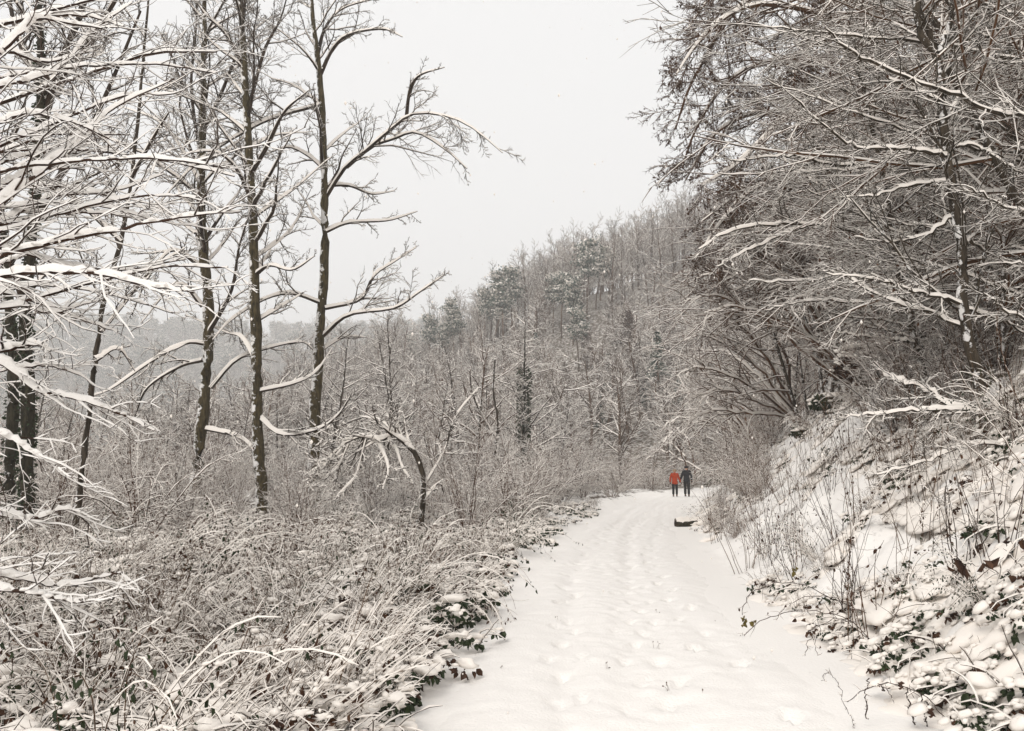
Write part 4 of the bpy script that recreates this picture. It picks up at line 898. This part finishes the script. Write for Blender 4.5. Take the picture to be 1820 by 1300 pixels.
def cover(name, rng, lm, n=80, nb=9, rad=0.38, ls=0.06, qr=(0.035, 0.10), stems=9, mound=False):
    wd = MB()
    p = rng.normal(0, rad * 0.55, (nb, 3)) * (1, 1, 0.25) + (0, 0, 0.12); q = rng.uniform(*qr, nb)
    blobs(wd, p, q, 0.6, rng, 1, 0.34, 2)
    if mound:
        nm = 3; pm = np.c_[rng.normal(0, .2, (nm, 2)), np.full(nm, 0.0)]; blobs(wd, pm, rng.uniform(.11, .25, nm), .36, rng, 1, .3, 3)
    i = rng.integers(0, nb, n); a = rng.uniform(0, 6.28, n); dr = np.stack([np.cos(a), np.sin(a), rng.uniform(-0.9, 0.15, n)], 1)
    leaves(wd, p[i] + dr * (q[i] * rng.uniform(0.75, 1.1, n))[:, None] * (1, 1, 0.55) - (0, 0, 0.03), dr + rng.normal(0, 0.3, (n, 3)) + (0, 0, -0.4), ls * rng.uniform(0.6, 1.3, n), rng, 0, 0.42)
    m = n // 3; k = rng.integers(0, n, m); pp = p[i[k]] + dr[k] * (q[i[k]] * 1.25)[:, None] * (1, 1, 0.5) + (0, 0, 0.0)
    blobs(wd, pp, rng.uniform(0.012, 0.035, m), 0.6, rng, 1, 0.15, 1)
    s = stems; a = rng.uniform(0, 6.28, s); B = grow(rng, np.c_[rng.normal(0, .12, (s, 2)), np.zeros(s)], np.stack([np.cos(a) * .8, np.sin(a) * .8, np.ones(s)], 1), rng.uniform(.25, .6, s), 0.004, 0.5, 6, 0.12, 0, .35)
    tube(wd, B, 3, 2); snow(wd, B, 0.02, rng, 3, 1, ratio=5, gaps=0.1)
    return wd.build(name, [lm, M_SNOW, M_REDTWIG])
TU = [tuft('grass_tuft', RNG(720 + i)) for i in range(3)]
CV = [cover('ivy_clump', RNG(730 + i), [M_LEAF, M_LEAF, M_BROWNLEAF, M_LEAF][i]) for i in range(4)]
CR = [cover('leaf_clump', RNG(735 + i), [M_BROWNLEAF, M_LEAF][i], 20, 2, 0.36, 0.05, (0.03, 0.06), 1, True) for i in range(2)]

rng = RNG(740)
def field(n, y0, y1, fx, cond, power=1.0):
    out = []
    u = rng.random(n * 6); Y_ = y0 * (y1 / y0) ** (u ** power); px = rng.uniform(fx[0], fx[1], n * 6); x = (px - 910) / FPX * Y_
    k = cond(x, Y_, lat(x, Y_)); return x[k][:n], Y_[k][:n]
# brambles arching in the left foreground
def spaced(n, y0, y1, fx, cond, gap, tries=4000):
    sp = []
    for i in range(tries):
        Yd = y0 * (y1 / y0) ** rng.random(); px = rng.uniform(*fx); x = (px - 910) / FPX * Yd
        if not cond(x, Yd, float(lat(x, Yd))): continue
        if any((x - a) ** 2 + (Yd - b) ** 2 < (gap * (0.6 + Yd * 0.05)) ** 2 for a, b in sp): continue
        sp.append((x, Yd))
        if len(sp) >= n: break
    return sp
sp = spaced(125, 3.6, 27, (-80, 900), lambda x, y, s: s < -HW - 0.45, 0.56)
def zone(x, y, far, mid, near, edge):
    s = float(lat(x, y))
    return edge if s > -HW - 1.3 else near if y < 7 else mid if y < 14 else far
for q, (o, (x, y)) in enumerate(zip(place_kind(BR, sp, rng, 'x', 'x', 0.45, 0.95, tilt=0.1), sp)):
    if y < 7.5: o.scale = (o.scale[0] * .78,) * 3
    if q % 5 < 3: o.rotation_euler[2] = rng.normal(-0.35, 0.7) + (math.pi if rng.random() < 0.22 else 0)
    o['label'] = zone(x, y, 'snow-laden bramble among the undergrowth round the three tall ashes', 'arching snow-laden bramble in the middle of the left undergrowth', 'near arching bramble with snow along its canes in the left foreground', 'snow-laden bramble hanging over the left edge of the path')
    relabel(o, ['bushy snow-laden bramble', 'wide arching bramble', 'dry-leaved arching bramble', 'red-caned bramble', 'spreading brown bramble'][q % 5] if float(lat(x, y)) < -HW - 1.3 else 'path-edge bramble')
    o['group'] = zone(x, y, 'brambles round the ashes', 'brambles in the left undergrowth', 'brambles in the left foreground', 'brambles along the left path edge')
sp = spaced(60, 6, 26, (1260, 1820), lambda x, y, s: HW + 0.5 < s < HW + 4.2, 0.55)
WST = place_kind(WS, sp, rng, 'thin upright shrub of bare wands on the snowy right bank', 'bare wand shrubs on the right bank', 0.6, 1.05, tilt=0.12)
for o in WST: relabel(o, 'shrub of thin bare wands')
sp = spaced(13, 5.5, 30, (1240, 1860), lambda x, y, s: HW + 0.75 < s < HW + 4.5, 0.8)
for q, (x, y) in enumerate(sp):
    o = copy_thing(BR[q % 5], (x, y, float(H(x, y)) - 0.05), rng.uniform(0, 6.28), rng.uniform(0.35, 0.7), 'low snow-laden bramble on the right bank', 'brambles on the right bank', tuple(rng.normal(0, 0.12, 2))); relabel(o, 'low snow-laden bank bramble')
sp = spots_px([(1300, 27), (1310, 24), (1292, 31), (1330, 21), (1302, 29), (1325, 24), (1312, 26)])
for q, (x, y) in enumerate(sp):
    copy_thing(BR[q % 5], (x, y, float(H(x, y)) - 0.05), rng.uniform(0, 6.28), rng.uniform(0.7, 1.05), 'brown bramble thicket beside the dark log at the path edge', 'brambles beside the log')

sp = spots_px([(1240, 20.5), (1256, 19.5), (1270, 18.2), (1290, 17), (1262, 21.5), (1282, 20), (1305, 18.5), (1312, 16), (1278, 22.5), (1330, 15.2), (1250, 22.8), (1300, 15.6), (1322, 17.4), (1238, 23.5)])
for q, (x, y) in enumerate(sp):                                # low brown brush spilling to the path edge
    o = copy_thing((BR[q % 2], BR[4], SH[2])[q % 3], (x, y, float(H(x, y)) - 0.05), q * 2.1, (0.42, 0.46, 0.15)[q % 3] + .04 * (q % 2), 'x', 'low brush at the right path edge', (.1, -.15)); relabel(o, 'low path-edge brush')
def cover_field(name, label, cat, srcs, x, y, smin, smax, dz=-0.02, lay=0.0):
    z = H(x, y) + dz
    if lay:                                                    # lean each clump with the slope it lies on
        e = 0.25; n_ = np.c_[-(H(x + e, y, False) - H(x - e, y, False)) / (2 * e) * lay, -(H(x, y + e, False) - H(x, y - e, False)) / (2 * e) * lay, np.ones(len(x))]
        eu = [(Vector(v).to_track_quat('Z', 'Y') @ Quaternion((0, 0, 1), a)).to_euler() for v, a in zip(n_, rng.uniform(0, 6.28, len(x)))]
        eu = np.array([q[:] for q in eu])
        return scatter(name, label, cat, np.c_[x, y, z], eu[:, 2], rng.uniform(smin, smax, len(x)), rng.integers(0, len(srcs), len(x)), srcs, eu[:, :2])
    return scatter(name, label, cat, np.c_[x, y, z], rng.uniform(0, 6.28, len(x)), rng.uniform(smin, smax, len(x)) * np.where(y < 7, 0.8, 1), rng.integers(0, len(srcs), len(x)), srcs, rng.normal(0, 0.12, (len(x), 2)))
L_ = lambda x, y, s: (s < -HW - 0.2) & (noise2(x * 0.9, y * 0.9, 51) > -0.55)
x, y = field(2600, 3.3, 30, (-80, 1100), L_)
cover_field('undergrowth', 'snow-cushioned ivy and leaf undergrowth covering the ground left of the path', 'undergrowth', CV, x, y, 0.6, 1.15)
x, y = field(480, 5.0, 34, (-80, 1100), lambda x, y, s: (s < -HW - 0.5) & (noise2(x * 0.5, y * 0.5, 52) > -0.45))
cover_field('grass', 'dry snow-flecked grass and stalks standing in the left undergrowth', 'grass', TU, x, y, 0.6, 1.2)
R_ = lambda x, y, s: (s > HW + 0.35) & (s < HW + 6) & (noise2(x * 0.5, y * 0.5, 53) + 0.5 * noise2(x * 1.5, y * 1.5, 54) > -0.02)
x, y = field(760, 3.6, 34, (1150, 1900), R_)
cover_field('undergrowth', 'ivy and dead leaves poking through the snow of the right bank', 'undergrowth', CR, x, y, 0.45, 1.0, -0.03, 0.85)
x, y = field(90, 7, 34, (1150, 1900), R_)
cover_field('grass', 'thin dry stalks on the right bank', 'grass', TU, x, y, 0.4, 0.8)
# the tufts and clumps used above stand in the foreground themselves
for o, (px, Yd), lb in zip(TU, [(420, 7.5), (250, 8.5), (560, 9)], ['dry grass tuft in front of the leftmost brambles', 'dry grass tuft at the far left of the undergrowth', 'dry grass tuft near the left verge of the path']):
    x = (px - 910) / FPX * Yd; put(o, x, Yd, 0.5, 1.0); tag(o, lb, 'grass tuft', 'grass tufts')
for o, (px, Yd), lb in zip(CV + CR, [(790, 8.6), (815, 7.2), (720, 6.2), (1770, 4.9), (1560, 7.5), (1640, 5.8)], ['snow-cushioned ivy clump on the left verge of the path', 'nearer snow-cushioned ivy clump on the left verge', 'clump of dead brown leaves under snow at the left foreground edge', 'snow-cushioned ivy clump in the lower right corner', 'sparse ivy leaves poking through the bank snow above the thorny bramble', 'dead brown leaves poking through snow beside the drooping seed tassels']):
    x = (px - 910) / FPX * Yd; put(o, x, Yd, 0.5, 1.0); tag(o, lb, 'ivy', 'ivy clumps')

LS = [cane_plant('dead_weed', 'x', RNG(715 + i), 34, 0.95, 0.0036, [M_STRAW, M_BRTWIG][i], M_BROWNLEAF, 0.85, 0.07, 0.12, 0.009, 0.35, 'plant', tw=2, fan=0.4) for i in range(2)]
sp = spaced(75, 4.0, 17, (-60, 860), lambda x, y, s: s < -HW - 0.5, 0.42)
for o in place_kind(LS, sp, rng, 'x', 'leaning dry stems in the left undergrowth', 0.6, 1.05, tilt=0.1):
    o.rotation_euler[2] = rng.normal(0.1, 0.45) + (math.pi if rng.random() < 0.25 else 0); relabel(o, 'leaning brown dry stems')
# ---------------- named plants of the right foreground
LV_THORN = [dict(n=12, t0=0.08, ang=0.9, angj=0.3, lf=0.09, lt=0.3, rr=0.6, wander=0.2, rmin=0.002)]
boughs('bramble', 'bare thorny bramble arching over the snow at the right edge of the path', 'bramble', g(1570, 6.4), [
    ([(1570, 1155), (1500, 1098), (1420, 1086), (1360, 1102), (1322, 1127)], 6.4, -0.3, 0.90, 0.52), ([(1510, 1078), (1430, 1042), (1370, 1040), (1328, 1062), (1318, 1092)], 6.7, -0.3, 0.90, 0.52), ([(1560, 1150), (1490, 1100), (1452, 1128), (1452, 1168)], 6.2, -0.2, 0.78, 0.45), ([(1510, 1105), (1450, 1118), (1432, 1166)], 6.2, -0.2, 0.72, 0.45),
    ([(1540, 1090), (1470, 1060), (1400, 1075), (1380, 1100)], 6.6, 0.3, 0.78, 0.45)], [M_REDTWIG], RNG(760), LV_THORN, depth=(0.006, 0.004, 0.003), ks=(3,), n=20, prof=3, part='cane', steep=0.9, leaf=(0.03, 0.08, M_BROWNLEAF), sides=(3,))
boughs('seed_stalk', 'bent dry stalk with dark seed tassels hanging over the snow', 'plant', g(1660, 5), [
    ([(1680, 1275), (1640, 1235), (1590, 1216), (1545, 1222), (1505, 1250)], 5, -0.1, 0.96, 0.60), ([(1545, 1206), (1538, 1235), (1542, 1282)], 5, 0, 1.44, 1.20), ([(1612, 1222), (1618, 1260), (1626, 1292)], 5, 0, 1.56, 1.20), ([(1636, 1232), (1642, 1265), (1648, 1295)], 5, 0, 1.44, 1.20), ([(1560, 1215), (1575, 1225), (1590, 1245)], 5, 0, 0.72, 0.52), ([(1500, 1252), (1490, 1215), (1470, 1195), (1462, 1215)], 5, 0, 0.60, 0.45), ([(1500, 1252), (1515, 1280), (1518, 1300)], 5, 0, 0.60, 0.45)],
    [M_REDTWIG], RNG(761), LV_THORN, depth=(0.005, 0.003, 0.002), ks=(3,), n=14, prof=3, part='stalk', steep=0.9, sides=(3,))
boughs('sapling', 'small leafy sapling with red-brown leaves at the lower right edge', 'sapling', g(1770, 5.6), [
    ([(1768, 1085), (1770, 1040), (1785, 990), (1810, 960), (1850, 930)], 5.6, 0, 1.32, 0.75), ([(1775, 1020), (1740, 1005), (1710, 1000), (1690, 985)], 5.6, -.1, 0.84, 0.60), ([(1790, 985), (1820, 1010), (1840, 1040)], 5.6, 0.1, 0.84, 0.60), ([(1768, 1060), (1800, 1080), (1830, 1075)], 5.6, .1, 0.78, 0.60)],
    [M_REDTWIG], RNG(762), [dict(n=5, t0=0.2, ang=0.8, lf=0.22, rr=0.7, rmin=0.0025)], depth=(0.02, 0.012, 0.01), ks=(4,), n=18, part='stem', leaf=(0.1, 0.35, M_BROWNLEAF), sides=(3,))
boughs('sapling', 'leafless forked sapling standing alone on the open snow of the right bank', 'sapling', g(1695, 7.5), [
    ([(1698, 990), (1690, 940), (1684, 890), (1690, 860), (1700, 815)], 7.5, 0, 1.08, 0.52), ([(1684, 895), (1660, 880), (1640, 850)], 7.5, -.1, 0.72, 0.45), ([(1686, 880), (1672, 895), (1650, 870), (1636, 862)], 7.5, .1, 0.60, 0.45)],
    [M_REDTWIG], RNG(763), LV_THORN, depth=(0.006, 0.004, 0.003), ks=(3,), n=16, part='stem', sides=(3,))
boughs('dogwood', 'bundle of bare dark shoots leaning up from the right edge of the bank', 'shrub', g(1850, 7), [
    ([(1880, 900), (1800, 800), (1740, 720), (1690, 640)], 7, 0, 0.96, 0.52), ([(1880, 920), (1800, 850), (1730, 800), (1680, 770)], 7, .2, 0.96, 0.52), ([(1890, 880), (1830, 760), (1790, 660), (1770, 560)], 7, .3, 0.96, 0.52), ([(1880, 950), (1810, 880), (1760, 850), (1700, 870)], 6.8, .2, 0.84, 0.52), ([(1890, 900), (1840, 800), (1800, 740), (1740, 690)], 7.2, .2, 0.84, 0.52), ([(1880, 930), (1790, 880), (1720, 880), (1650, 915)], 6.8, 0, 0.84, 0.45), ([(1880, 960), (1800, 930), (1750, 935), (1700, 925)], 6.6, 0, 0.84, 0.45)],
    [M_BRTWIG], RNG(764), [dict(n=6, t0=0.2, ang=0.5, lf=0.25, rr=0.7, rmin=0.0028)], depth=(0.012, 0.008, 0.006), ks=(4,), n=20, prof=3, part='shoot', sides=(3,))
def strap_fern():
    base = at(1690, 1072, 6.3); base[2] = float(H(base[0], base[1])) + 0.04
    root = thing('fern', 'green strap-leaved fern poking out of the snow on the right bank', 'fern', base)
    for dx, dy_, ln, tw in [(-0.3, -0.05, 0.24, 0.2), (-0.25, -0.2, 0.2, -0.5), (0.1, -0.2, 0.16, 0.3)]:
        n = 9; t = np.linspace(0, 1, n); w_ = 0.026 * np.sin(np.pi * np.clip(t * 0.93 + 0.07, 0, 1)) ** 0.5 + 0.002
        c = np.stack([dx * t * ln / 0.3, dy_ * t * ln / 0.3, 0.06 + 0.10 * t - 0.16 * t * t], 1); s = nrm(np.array([[-dy_, dx, tw * 0.3]]))[0]
        V = np.stack([c - s * w_[:, None], c - (0, 0, 0.007), c + s * w_[:, None], c + (0, 0, -0.004)], 1)
        m = MB(); m.add(V, _sheet(1, n, 4, True)); lf = m.build('leaf', M_LEAFG, root)
    return root
M_LEAFG = simple('fern_leaf', (0.03, 0.06, 0.015), 0.5, (0.05, 0.085, 0.02), 20)
strap_fern()
for (px, py, Yd, lb) in [(1327, 1103, 6.2, 'two yellowed leaves on a thorny cane tip over the path'), (1785, 1215, 4.9, 'cluster of yellow-green leaves in the lower right corner'), (1408, 1012, 8.5, 'pale yellow-green leaves at the foot of the right bank')]:
    p = at(px, py, Yd); r_ = RNG(int(px)); n = 7; m = MB(); leaves(m, p + r_.normal(0, 0.03, (n, 3)), r_.normal(0, 1, (n, 3)) + (0, 0, -0.5), 0.06, r_, 0, 0.38)
    tag(m.build('leaf_cluster', M_YLEAF, origin=p), lb, 'leaves')

# ---------------- leafy bush, ivy stump, log, boulders
def leafy_mound(name, label, cat, c, rad, nleaf, nblob, lm, ls, rng, core=M_IVYBARK, squash=0.85, bs=(0.04, 0.11)):
    root = thing(name, label, cat, (c[0], c[1], float(H(c[0], c[1])) - 0.05)); o = np.array(root.location)
    m = MB(); n = 10; a = rng.uniform(0, 6.28, n)
    B = grow(rng, o + np.zeros((n, 3)), np.stack([np.cos(a) * .5, np.sin(a) * .5, np.ones(n)], 1), rad * rng.uniform(1.1, 1.9, n), rad * 0.035, 0.4, 6, 0.15, 0, .1); tube(m, B, 5); crown(rng, B, [dict(n=8, ang=.8, lf=.4, rr=.6, rmin=.006)], m, MB(), sides=(3,), ks=(3,), depth=(0.01,)); stuff(m.build('stems', core, root, origin=o))
    d = nrm(rng.normal(size=(nleaf, 3))); d[:, 2] = np.abs(d[:, 2]) * 1.1 - 0.1; lump = 1 + 0.2 * np.sin(d[:, :1] * 5 + 1) * np.sin(d[:, 1:2] * 4 + d[:, 2:] * 5)
    p = o + (0, 0, rad * 0.75) + d * rad * lump * (rng.uniform(0.45, 1.0, (nleaf, 1)) ** 0.6) * (1, 1, squash)
    m = MB(); leaves(m, p, d * 0.5 + rng.normal(0, .4, d.shape) + (0, 0, -.8), ls * rng.uniform(.6, 1.3, nleaf), rng, 0, .4); stuff(m.build('leaves', lm, root, origin=o))
    d = nrm(rng.normal(size=(nblob, 3))); d[:, 2] = np.abs(d[:, 2]) * 1.3 + 0.05; d = nrm(d); lump = 1 + 0.2 * np.sin(d[:, :1] * 5 + 1) * np.sin(d[:, 1:2] * 4 + d[:, 2:] * 5)
    p = o + (0, 0, rad * 0.77) + d * rad * lump * 1.0 * (1, 1, squash)
    m = MB(); blobs(m, p, rng.uniform(*bs, nblob) * (0.6 + 0.7 * d[:, 2]), 0.6, rng, 0, .2, 1); stuff(m.build('snow', M_SNOW, root, origin=o))
    return root
x, y = g(1552, 17.5); leafy_mound('leafy_bush', 'rounded bush of withered brown leaves capped with snow on the bank', 'bush', (x, y), 0.75, 1500, 190, M_BROWNLEAF, 0.12, RNG(770))
x, y = g(1471, 21); leafy_mound('ivy_stump', 'dark ivy-covered stump with a snow cap at the bank crest', 'stump', (x, y), 0.42, 900, 34, M_LEAF, 0.1, RNG(771), bs=(0.05, 0.13))
x, y = g(1430, 21.5); leafy_mound('leafy_bush', 'small dark leafy bush below the ivy stump', 'bush', (x - .1, y), 0.28, 300, 20, M_LEAF, 0.09, RNG(772))

def log_():
    c = at(1216, 934, 22.6); c[2] = float(H(c[0], c[1])) + 0.08; rng = RNG(780)
    root = thing('log', 'dark cut log end under snow at the right edge of the path', 'log', c)
    A = np.array((-0.26, -0.06, -0.01)); Bv = np.array((0.45, 0.06, 0.02)); n = 9
    P = (A + (Bv - A) * np.linspace(0, 1, n)[:, None])[None]; R = np.full((1, n), 0.115)
    m = MB(); tube(m, (P, R), 12, 0, 0.05, rng); m.build('bark', M_IVYBARK, root)
    m = MB(); T = nrm(Bv - A); S = nrm(np.cross(T, (0, 0, 1.))); U = np.cross(S, T); a = np.arange(14) * 2 * np.pi / 14
    rings = [A + T * dz_ + (S * np.cos(a)[:, None] + U * np.sin(a)[:, None]) * r for r, dz_ in ((0.117, 0.003), (0.10, -0.010), (0.09, -0.004), (0.05, 0.03), (0.005, 0.04))]
    m.add(np.array(rings), _sheet(1, 5, 14, True)); m.build('cut_end', simple('rotten_wood', (0.015, 0.011, 0.008), .9, (0.05, .035, .022), 14), root)
    m = MB(); PS_ = P.copy(); snow(m, (PS_ + (0, 0.02, .045), R * .8), 0.06, rng, 5, ratio=1, steep=0); blobs(m, np.array([(.34, .12, -.02), (.05, .25, .0), (.55, .1, .02), (.32, -.1, -.1)]), [.2, .2, .28, .13], .6, rng, 0, .25, 2); m.build('snow', M_SNOW, root)
log_()
def boulder(label, px, py, Yd, r, seed):
    rng = RNG(seed); p = at(px, py, Yd)
    root = thing('boulder', label, 'boulder', p)
    m = MB(); blobs(m, np.zeros((1, 3)), [r], 0.7, rng, 0, .22, 3); m.build('rock', M_ROCK, root, smooth=False)
    m = MB(); blobs(m, np.array([(0, 0, r * .42)]), [r * .86], 0.42, rng, 0, .15, 2); m.build('snow', M_SNOW, root)
#boulder('grey boulder among the trees above the walkers, left one', 1141, 725, 82, 1.0, 781); boulder('grey boulder among the trees above the walkers, right one', 1176, 728, 83, 1.2, 782)

# ---------------- dry stalks and dropped leaves on the path
for q, (px, py) in enumerate([(1264, 1087), (1162, 1075), (1155, 1128), (990, 1085), (900, 1165), (1230, 1205), (1215, 1270), (1075, 1165), (1300, 1110), (1180, 1195), (905, 1090)]):
    Yd = 1.55 * FPX / (py - 839); x = (px - 910) / FPX * Yd; z = float(H(x, Yd)); r_ = RNG(790 + q); n = 3; m = MB()
    B = grow(r_, np.c_[r_.normal(x, .02, n), r_.normal(Yd, .02, n), np.full(n, z - .02)], np.c_[r_.normal(0, .5, (n, 2)), np.ones(n)], r_.uniform(.03, .08, n), .0018, .5, 4, .2, 0, .15); tube(m, B, 3)
    leaves(m, B[0][:, -1], r_.normal(0, 1, (n, 3)), .016, r_)
    tag(m.build('dry_stalk', M_STRAW, origin=(x, Yd, z)), 'tiny dry stalk poking up through the path snow', 'stalk', 'stalks on the path')

# ================================================================== WALKERS
def skin_mesh(name, verts, edges, radii, mat, parent, sub=2):
    me = bpy.data.meshes.new(name); me.from_pydata(verts, edges, []); o = bpy.data.objects.new(name, me); C.objects.link(o)
    md = o.modifiers.new('skin', 'SKIN'); md.use_smooth_shade = True
    lay = me.skin_vertices[0].data
    for i, r in enumerate(radii): lay[i].radius = r if isinstance(r, tuple) else (r, r); lay[i].use_root = (i == 0)
    s = o.modifiers.new('sub', 'SUBSURF'); s.levels = sub; s.render_levels = sub
    dg = bpy.context.evaluated_depsgraph_get(); m2 = bpy.data.meshes.new_from_object(o.evaluated_get(dg))
    o.modifiers.clear(); o.data = m2; m2.materials.clear(); m2.materials.append(mat); m2.name = name; bpy.data.meshes.remove(me)
    o.parent = parent; return o
def walker(label, loc, rz, sc, side, coat, hem, hat, trousers, hair, skin, extra=None):
    """side: +1 holds hands on the right, -1 on the left"""
    root = thing('person', label, 'person', loc); root.rotation_euler = (0, 0, rz); root.scale = (sc,) * 3
    def arm(sg, hold):
        sh = (sg * .185, 0, 1.40)
        if hold: return [sh, (sg * .27, -.02, 1.12), (sg * .37, .05, .90)], (sg * .40, .08, .82)
        return [sh, (sg * .27, -.06, 1.14), (sg * .27, .03, .90)], (sg * .27, .06, .81)
    st = 1 if side > 0 else -1
    legs = {1: [(.095, 0, .90), (.10, .13 * st, .50), (.10, .10 * st - .02, .09), (.10, .10 * st + .14, .045)], -1: [(-.095, 0, .90), (-.10, .04 - .06 * st, .49), (-.10, -.16 * st - .02, .10), (-.10, -.16 * st + .13, .045)]}
    V = [(0, 0, .95), (0, 0, 1.12), (0, .0, 1.32), (0, .0, 1.46), (0, .02, 1.53), (0, .03, 1.60), (0, .02, 1.66)]
    E = [(i, i + 1) for i in range(6)]; R = [(.15, .11), (.135, .10), (.16, .105), (.055, .055), (.065, .075), (.078, .092), (.06, .07)]
    def add(pt, par, r): V.append(pt); R.append(r); E.append((par, len(V) - 1)); return len(V) - 1
    add((0, .135, 1.575), 5, .016)                                             # nose
    for sg in (-1, 1): add((sg * .09, .02, 1.585), 5, .016)                     # ears
    for sg in (-1, 1):
        p = 0
        for q, r in zip(legs[sg], (.085, .058, .042, .04)): p = add(q, p, r)
        a_, h = arm(sg, sg == side); p = 2
        for q, r in zip(a_, (.06, .043, .028)): p = add(q, p, r)
        hp = add(h, p, (.036, .02))
        for k in range(4): 
            f1 = add((h[0] + .012 * sg, h[1] + .03 - .018 * k, h[2] - .045), hp, .009); add((h[0] - .012 * sg, h[1] + .03 - .018 * k, h[2] - .085 + .006 * abs(k - 1)), f1, .008)
        t1 = add((h[0] - .01 * sg, h[1] + .05, h[2] + .0), hp, .010); add((h[0] - .02 * sg, h[1] + .06, h[2] - .035), t1, .009)
    skin_mesh('body', V, E, R, skin, root)
    # coat: torso, hem and sleeves in one
    V = [(0, 0, 1.0), (0, 0, 1.18), (0, -.005, 1.34), (0, 0, 1.45), (0, 0, (1.0 + hem) / 2), (0, 0, hem)]; E = [(0, 1), (1, 2), (2, 3), (0, 4), (4, 5)]; R = [(.185, .145), (.185, .14), (.205, .14), (.10, .095), (.20, .155), (.205, .155)]
    for sg in (-1, 1):
        a_, h = arm(sg, sg == side); p = 2
        for q, r in zip(a_, (.088, .072, .055)): p = add(q, p, r)
    skin_mesh('coat', V, E, R, coat, root)
    if hat == 'hood':
        skin_mesh('hood', [(-.09, -.06, 1.47), (0, -.10, 1.45), (.09, -.06, 1.47)], [(0, 1), (1, 2)], [.05, .065, .05], coat, root)
    for sg in (-1, 1):
        L = legs[sg]; skin_mesh('trouser_leg', [(L[0][0] * .9, 0, .93), L[1], (L[2][0], L[2][1], L[2][2] - .01)], [(0, 1), (1, 2)], [.115, .085, .078], trousers, root)
        skin_mesh('boot', [(L[2][0], L[2][1] - .03, .05), (L[2][0], L[2][1], .13), (L[3][0], L[3][1], .04)], [(0, 1), (0, 2)], [(.05, .05), .052, (.046, .035)], M_BLACK, root)
        a_, h = arm(sg, sg == side); skin_mesh('glove', [a_[2], h, (h[0], h[1] + .005, h[2] - .05)], [(0, 1), (1, 2)], [.034, (.046, .034), (.038, .03)], M_BLACK, root, 1)
    m = MB(); blobs(m, np.array([(0, .012, 1.615)]), [.108], 0.95, RNG(1), 0, .04, 3); m.build('hair' if hat == 'hood' else 'beanie', hair, root)
    if extra: extra(root)
    return root
M_BLACK = simple('black_cloth', (0.006, 0.006, 0.007), .85, (0.012, 0.012, 0.014), 30)
M_ORANGE = simple('orange_cloth', (0.44, 0.048, 0.006), .75, (0.30, 0.032, 0.005), 12, bump=.4, bscale=9)
M_NAVY = simple('dark_navy_cloth', (0.006, 0.007, 0.010), .8, (0.013, 0.014, 0.018), 12, bump=.4, bscale=9)
M_SKIN = simple('skin', (0.45, 0.26, 0.18), .6)
M_HAIR = simple('blond_hair', (0.38, 0.28, 0.18), .7, (0.26, 0.18, 0.11), 60)
M_STRIPE = simple('pale_reflector', (0.6, 0.6, 0.6), .5)
Yw = 49.0
xo = (1196 - 910) / FPX * Yw; xb = (1217 - 910) / FPX * Yw
hd = -0.26
zo = float(H(xo, Yw)) + 0.03; zb = float(H(xb, Yw)) + 0.03
walker('person walking away in orange hooded jacket and dark trousers, hand in hand with another', (xo, Yw, zo), hd, 1.0, 1, M_ORANGE, 0.74, 'hood', M_BLACK, M_HAIR, M_SKIN)
def stripes(root):
    for z, r in ((1.16, .079), (1.02, .07)):
        x = .27; m = MB(); P = np.array([[(x, -.03, z), (x + .002, -.028, z - .03)]]); tube(m, (P, np.full((1, 2), r)), 12); m.build('reflective_stripe', M_STRIPE, root)
walker('taller person walking away in dark jacket and beanie, holding hands with another', (xb, Yw, zb), hd, 1.13, -1, M_NAVY, 0.80, 'beanie', M_BLACK, M_BLACK, M_SKIN, stripes)

# ---------------- things that still share a label are told apart by their order
from collections import defaultdict
dd = defaultdict(list)
for o in C.objects:
    if o.parent is None and o.get('label') and o.get('category') and 'beech along' not in o['label'] and 'rounded snowy beech' not in o['label']: dd[o['label']].append(o)
for lb, os_ in dd.items():
    n = len(os_)
    if not 1 < n < 9 or 'path snow' in lb: continue
    os_.sort(key=lambda o: o.location[0] / max(o.location[1], 1))
    for i, o in enumerate(os_):
        l2 = lb if len(lb.split()) < 12 else lb.replace('mid-distance ', '').replace('fairly near ', '').replace('near ', '', 1).replace('farthest ', '').replace('farther ', '').replace('in line with', 'at')
        o['label'] = l2 + ', ' + (('left one', 'right one')[i] if n == 2 else 'leftmost' if i == 0 else 'rightmost' if i == n - 1 else ('second', 'third', 'fourth', 'fifth', 'sixth', 'seventh')[i - 1] + ' from left')

# ================================================================== FALLING SNOW
rng = RNG(900)
n = 3200; Yd = rng.uniform(2.5, 45, n) ; x = rng.uniform(-.75, .75, n) * Yd; z = rng.uniform(0.1, 1, n) * (2 + Yd * .75)
m = MB(); o8 = np.array([(1, 0, 0), (-1, 0, 0), (0, 1, 0), (0, -1, 0), (0, 0, 1.5), (0, 0, -1.5)], float); f8 = np.array([(0, 2, 4), (2, 1, 4), (1, 3, 4), (3, 0, 4), (2, 0, 5), (1, 2, 5), (3, 1, 5), (0, 3, 5)])
V = np.stack([x, Yd, z], 1)[:, None] + o8 * rng.uniform(.003, .0065, n)[:, None, None]
m.add(V, (np.arange(n)[:, None, None] * 6 + f8).reshape(-1, 3)); o = m.build('snowfall', M_SNOW); tag(o, 'small snowflakes drifting down through the air', 'snow', None, 'stuff')
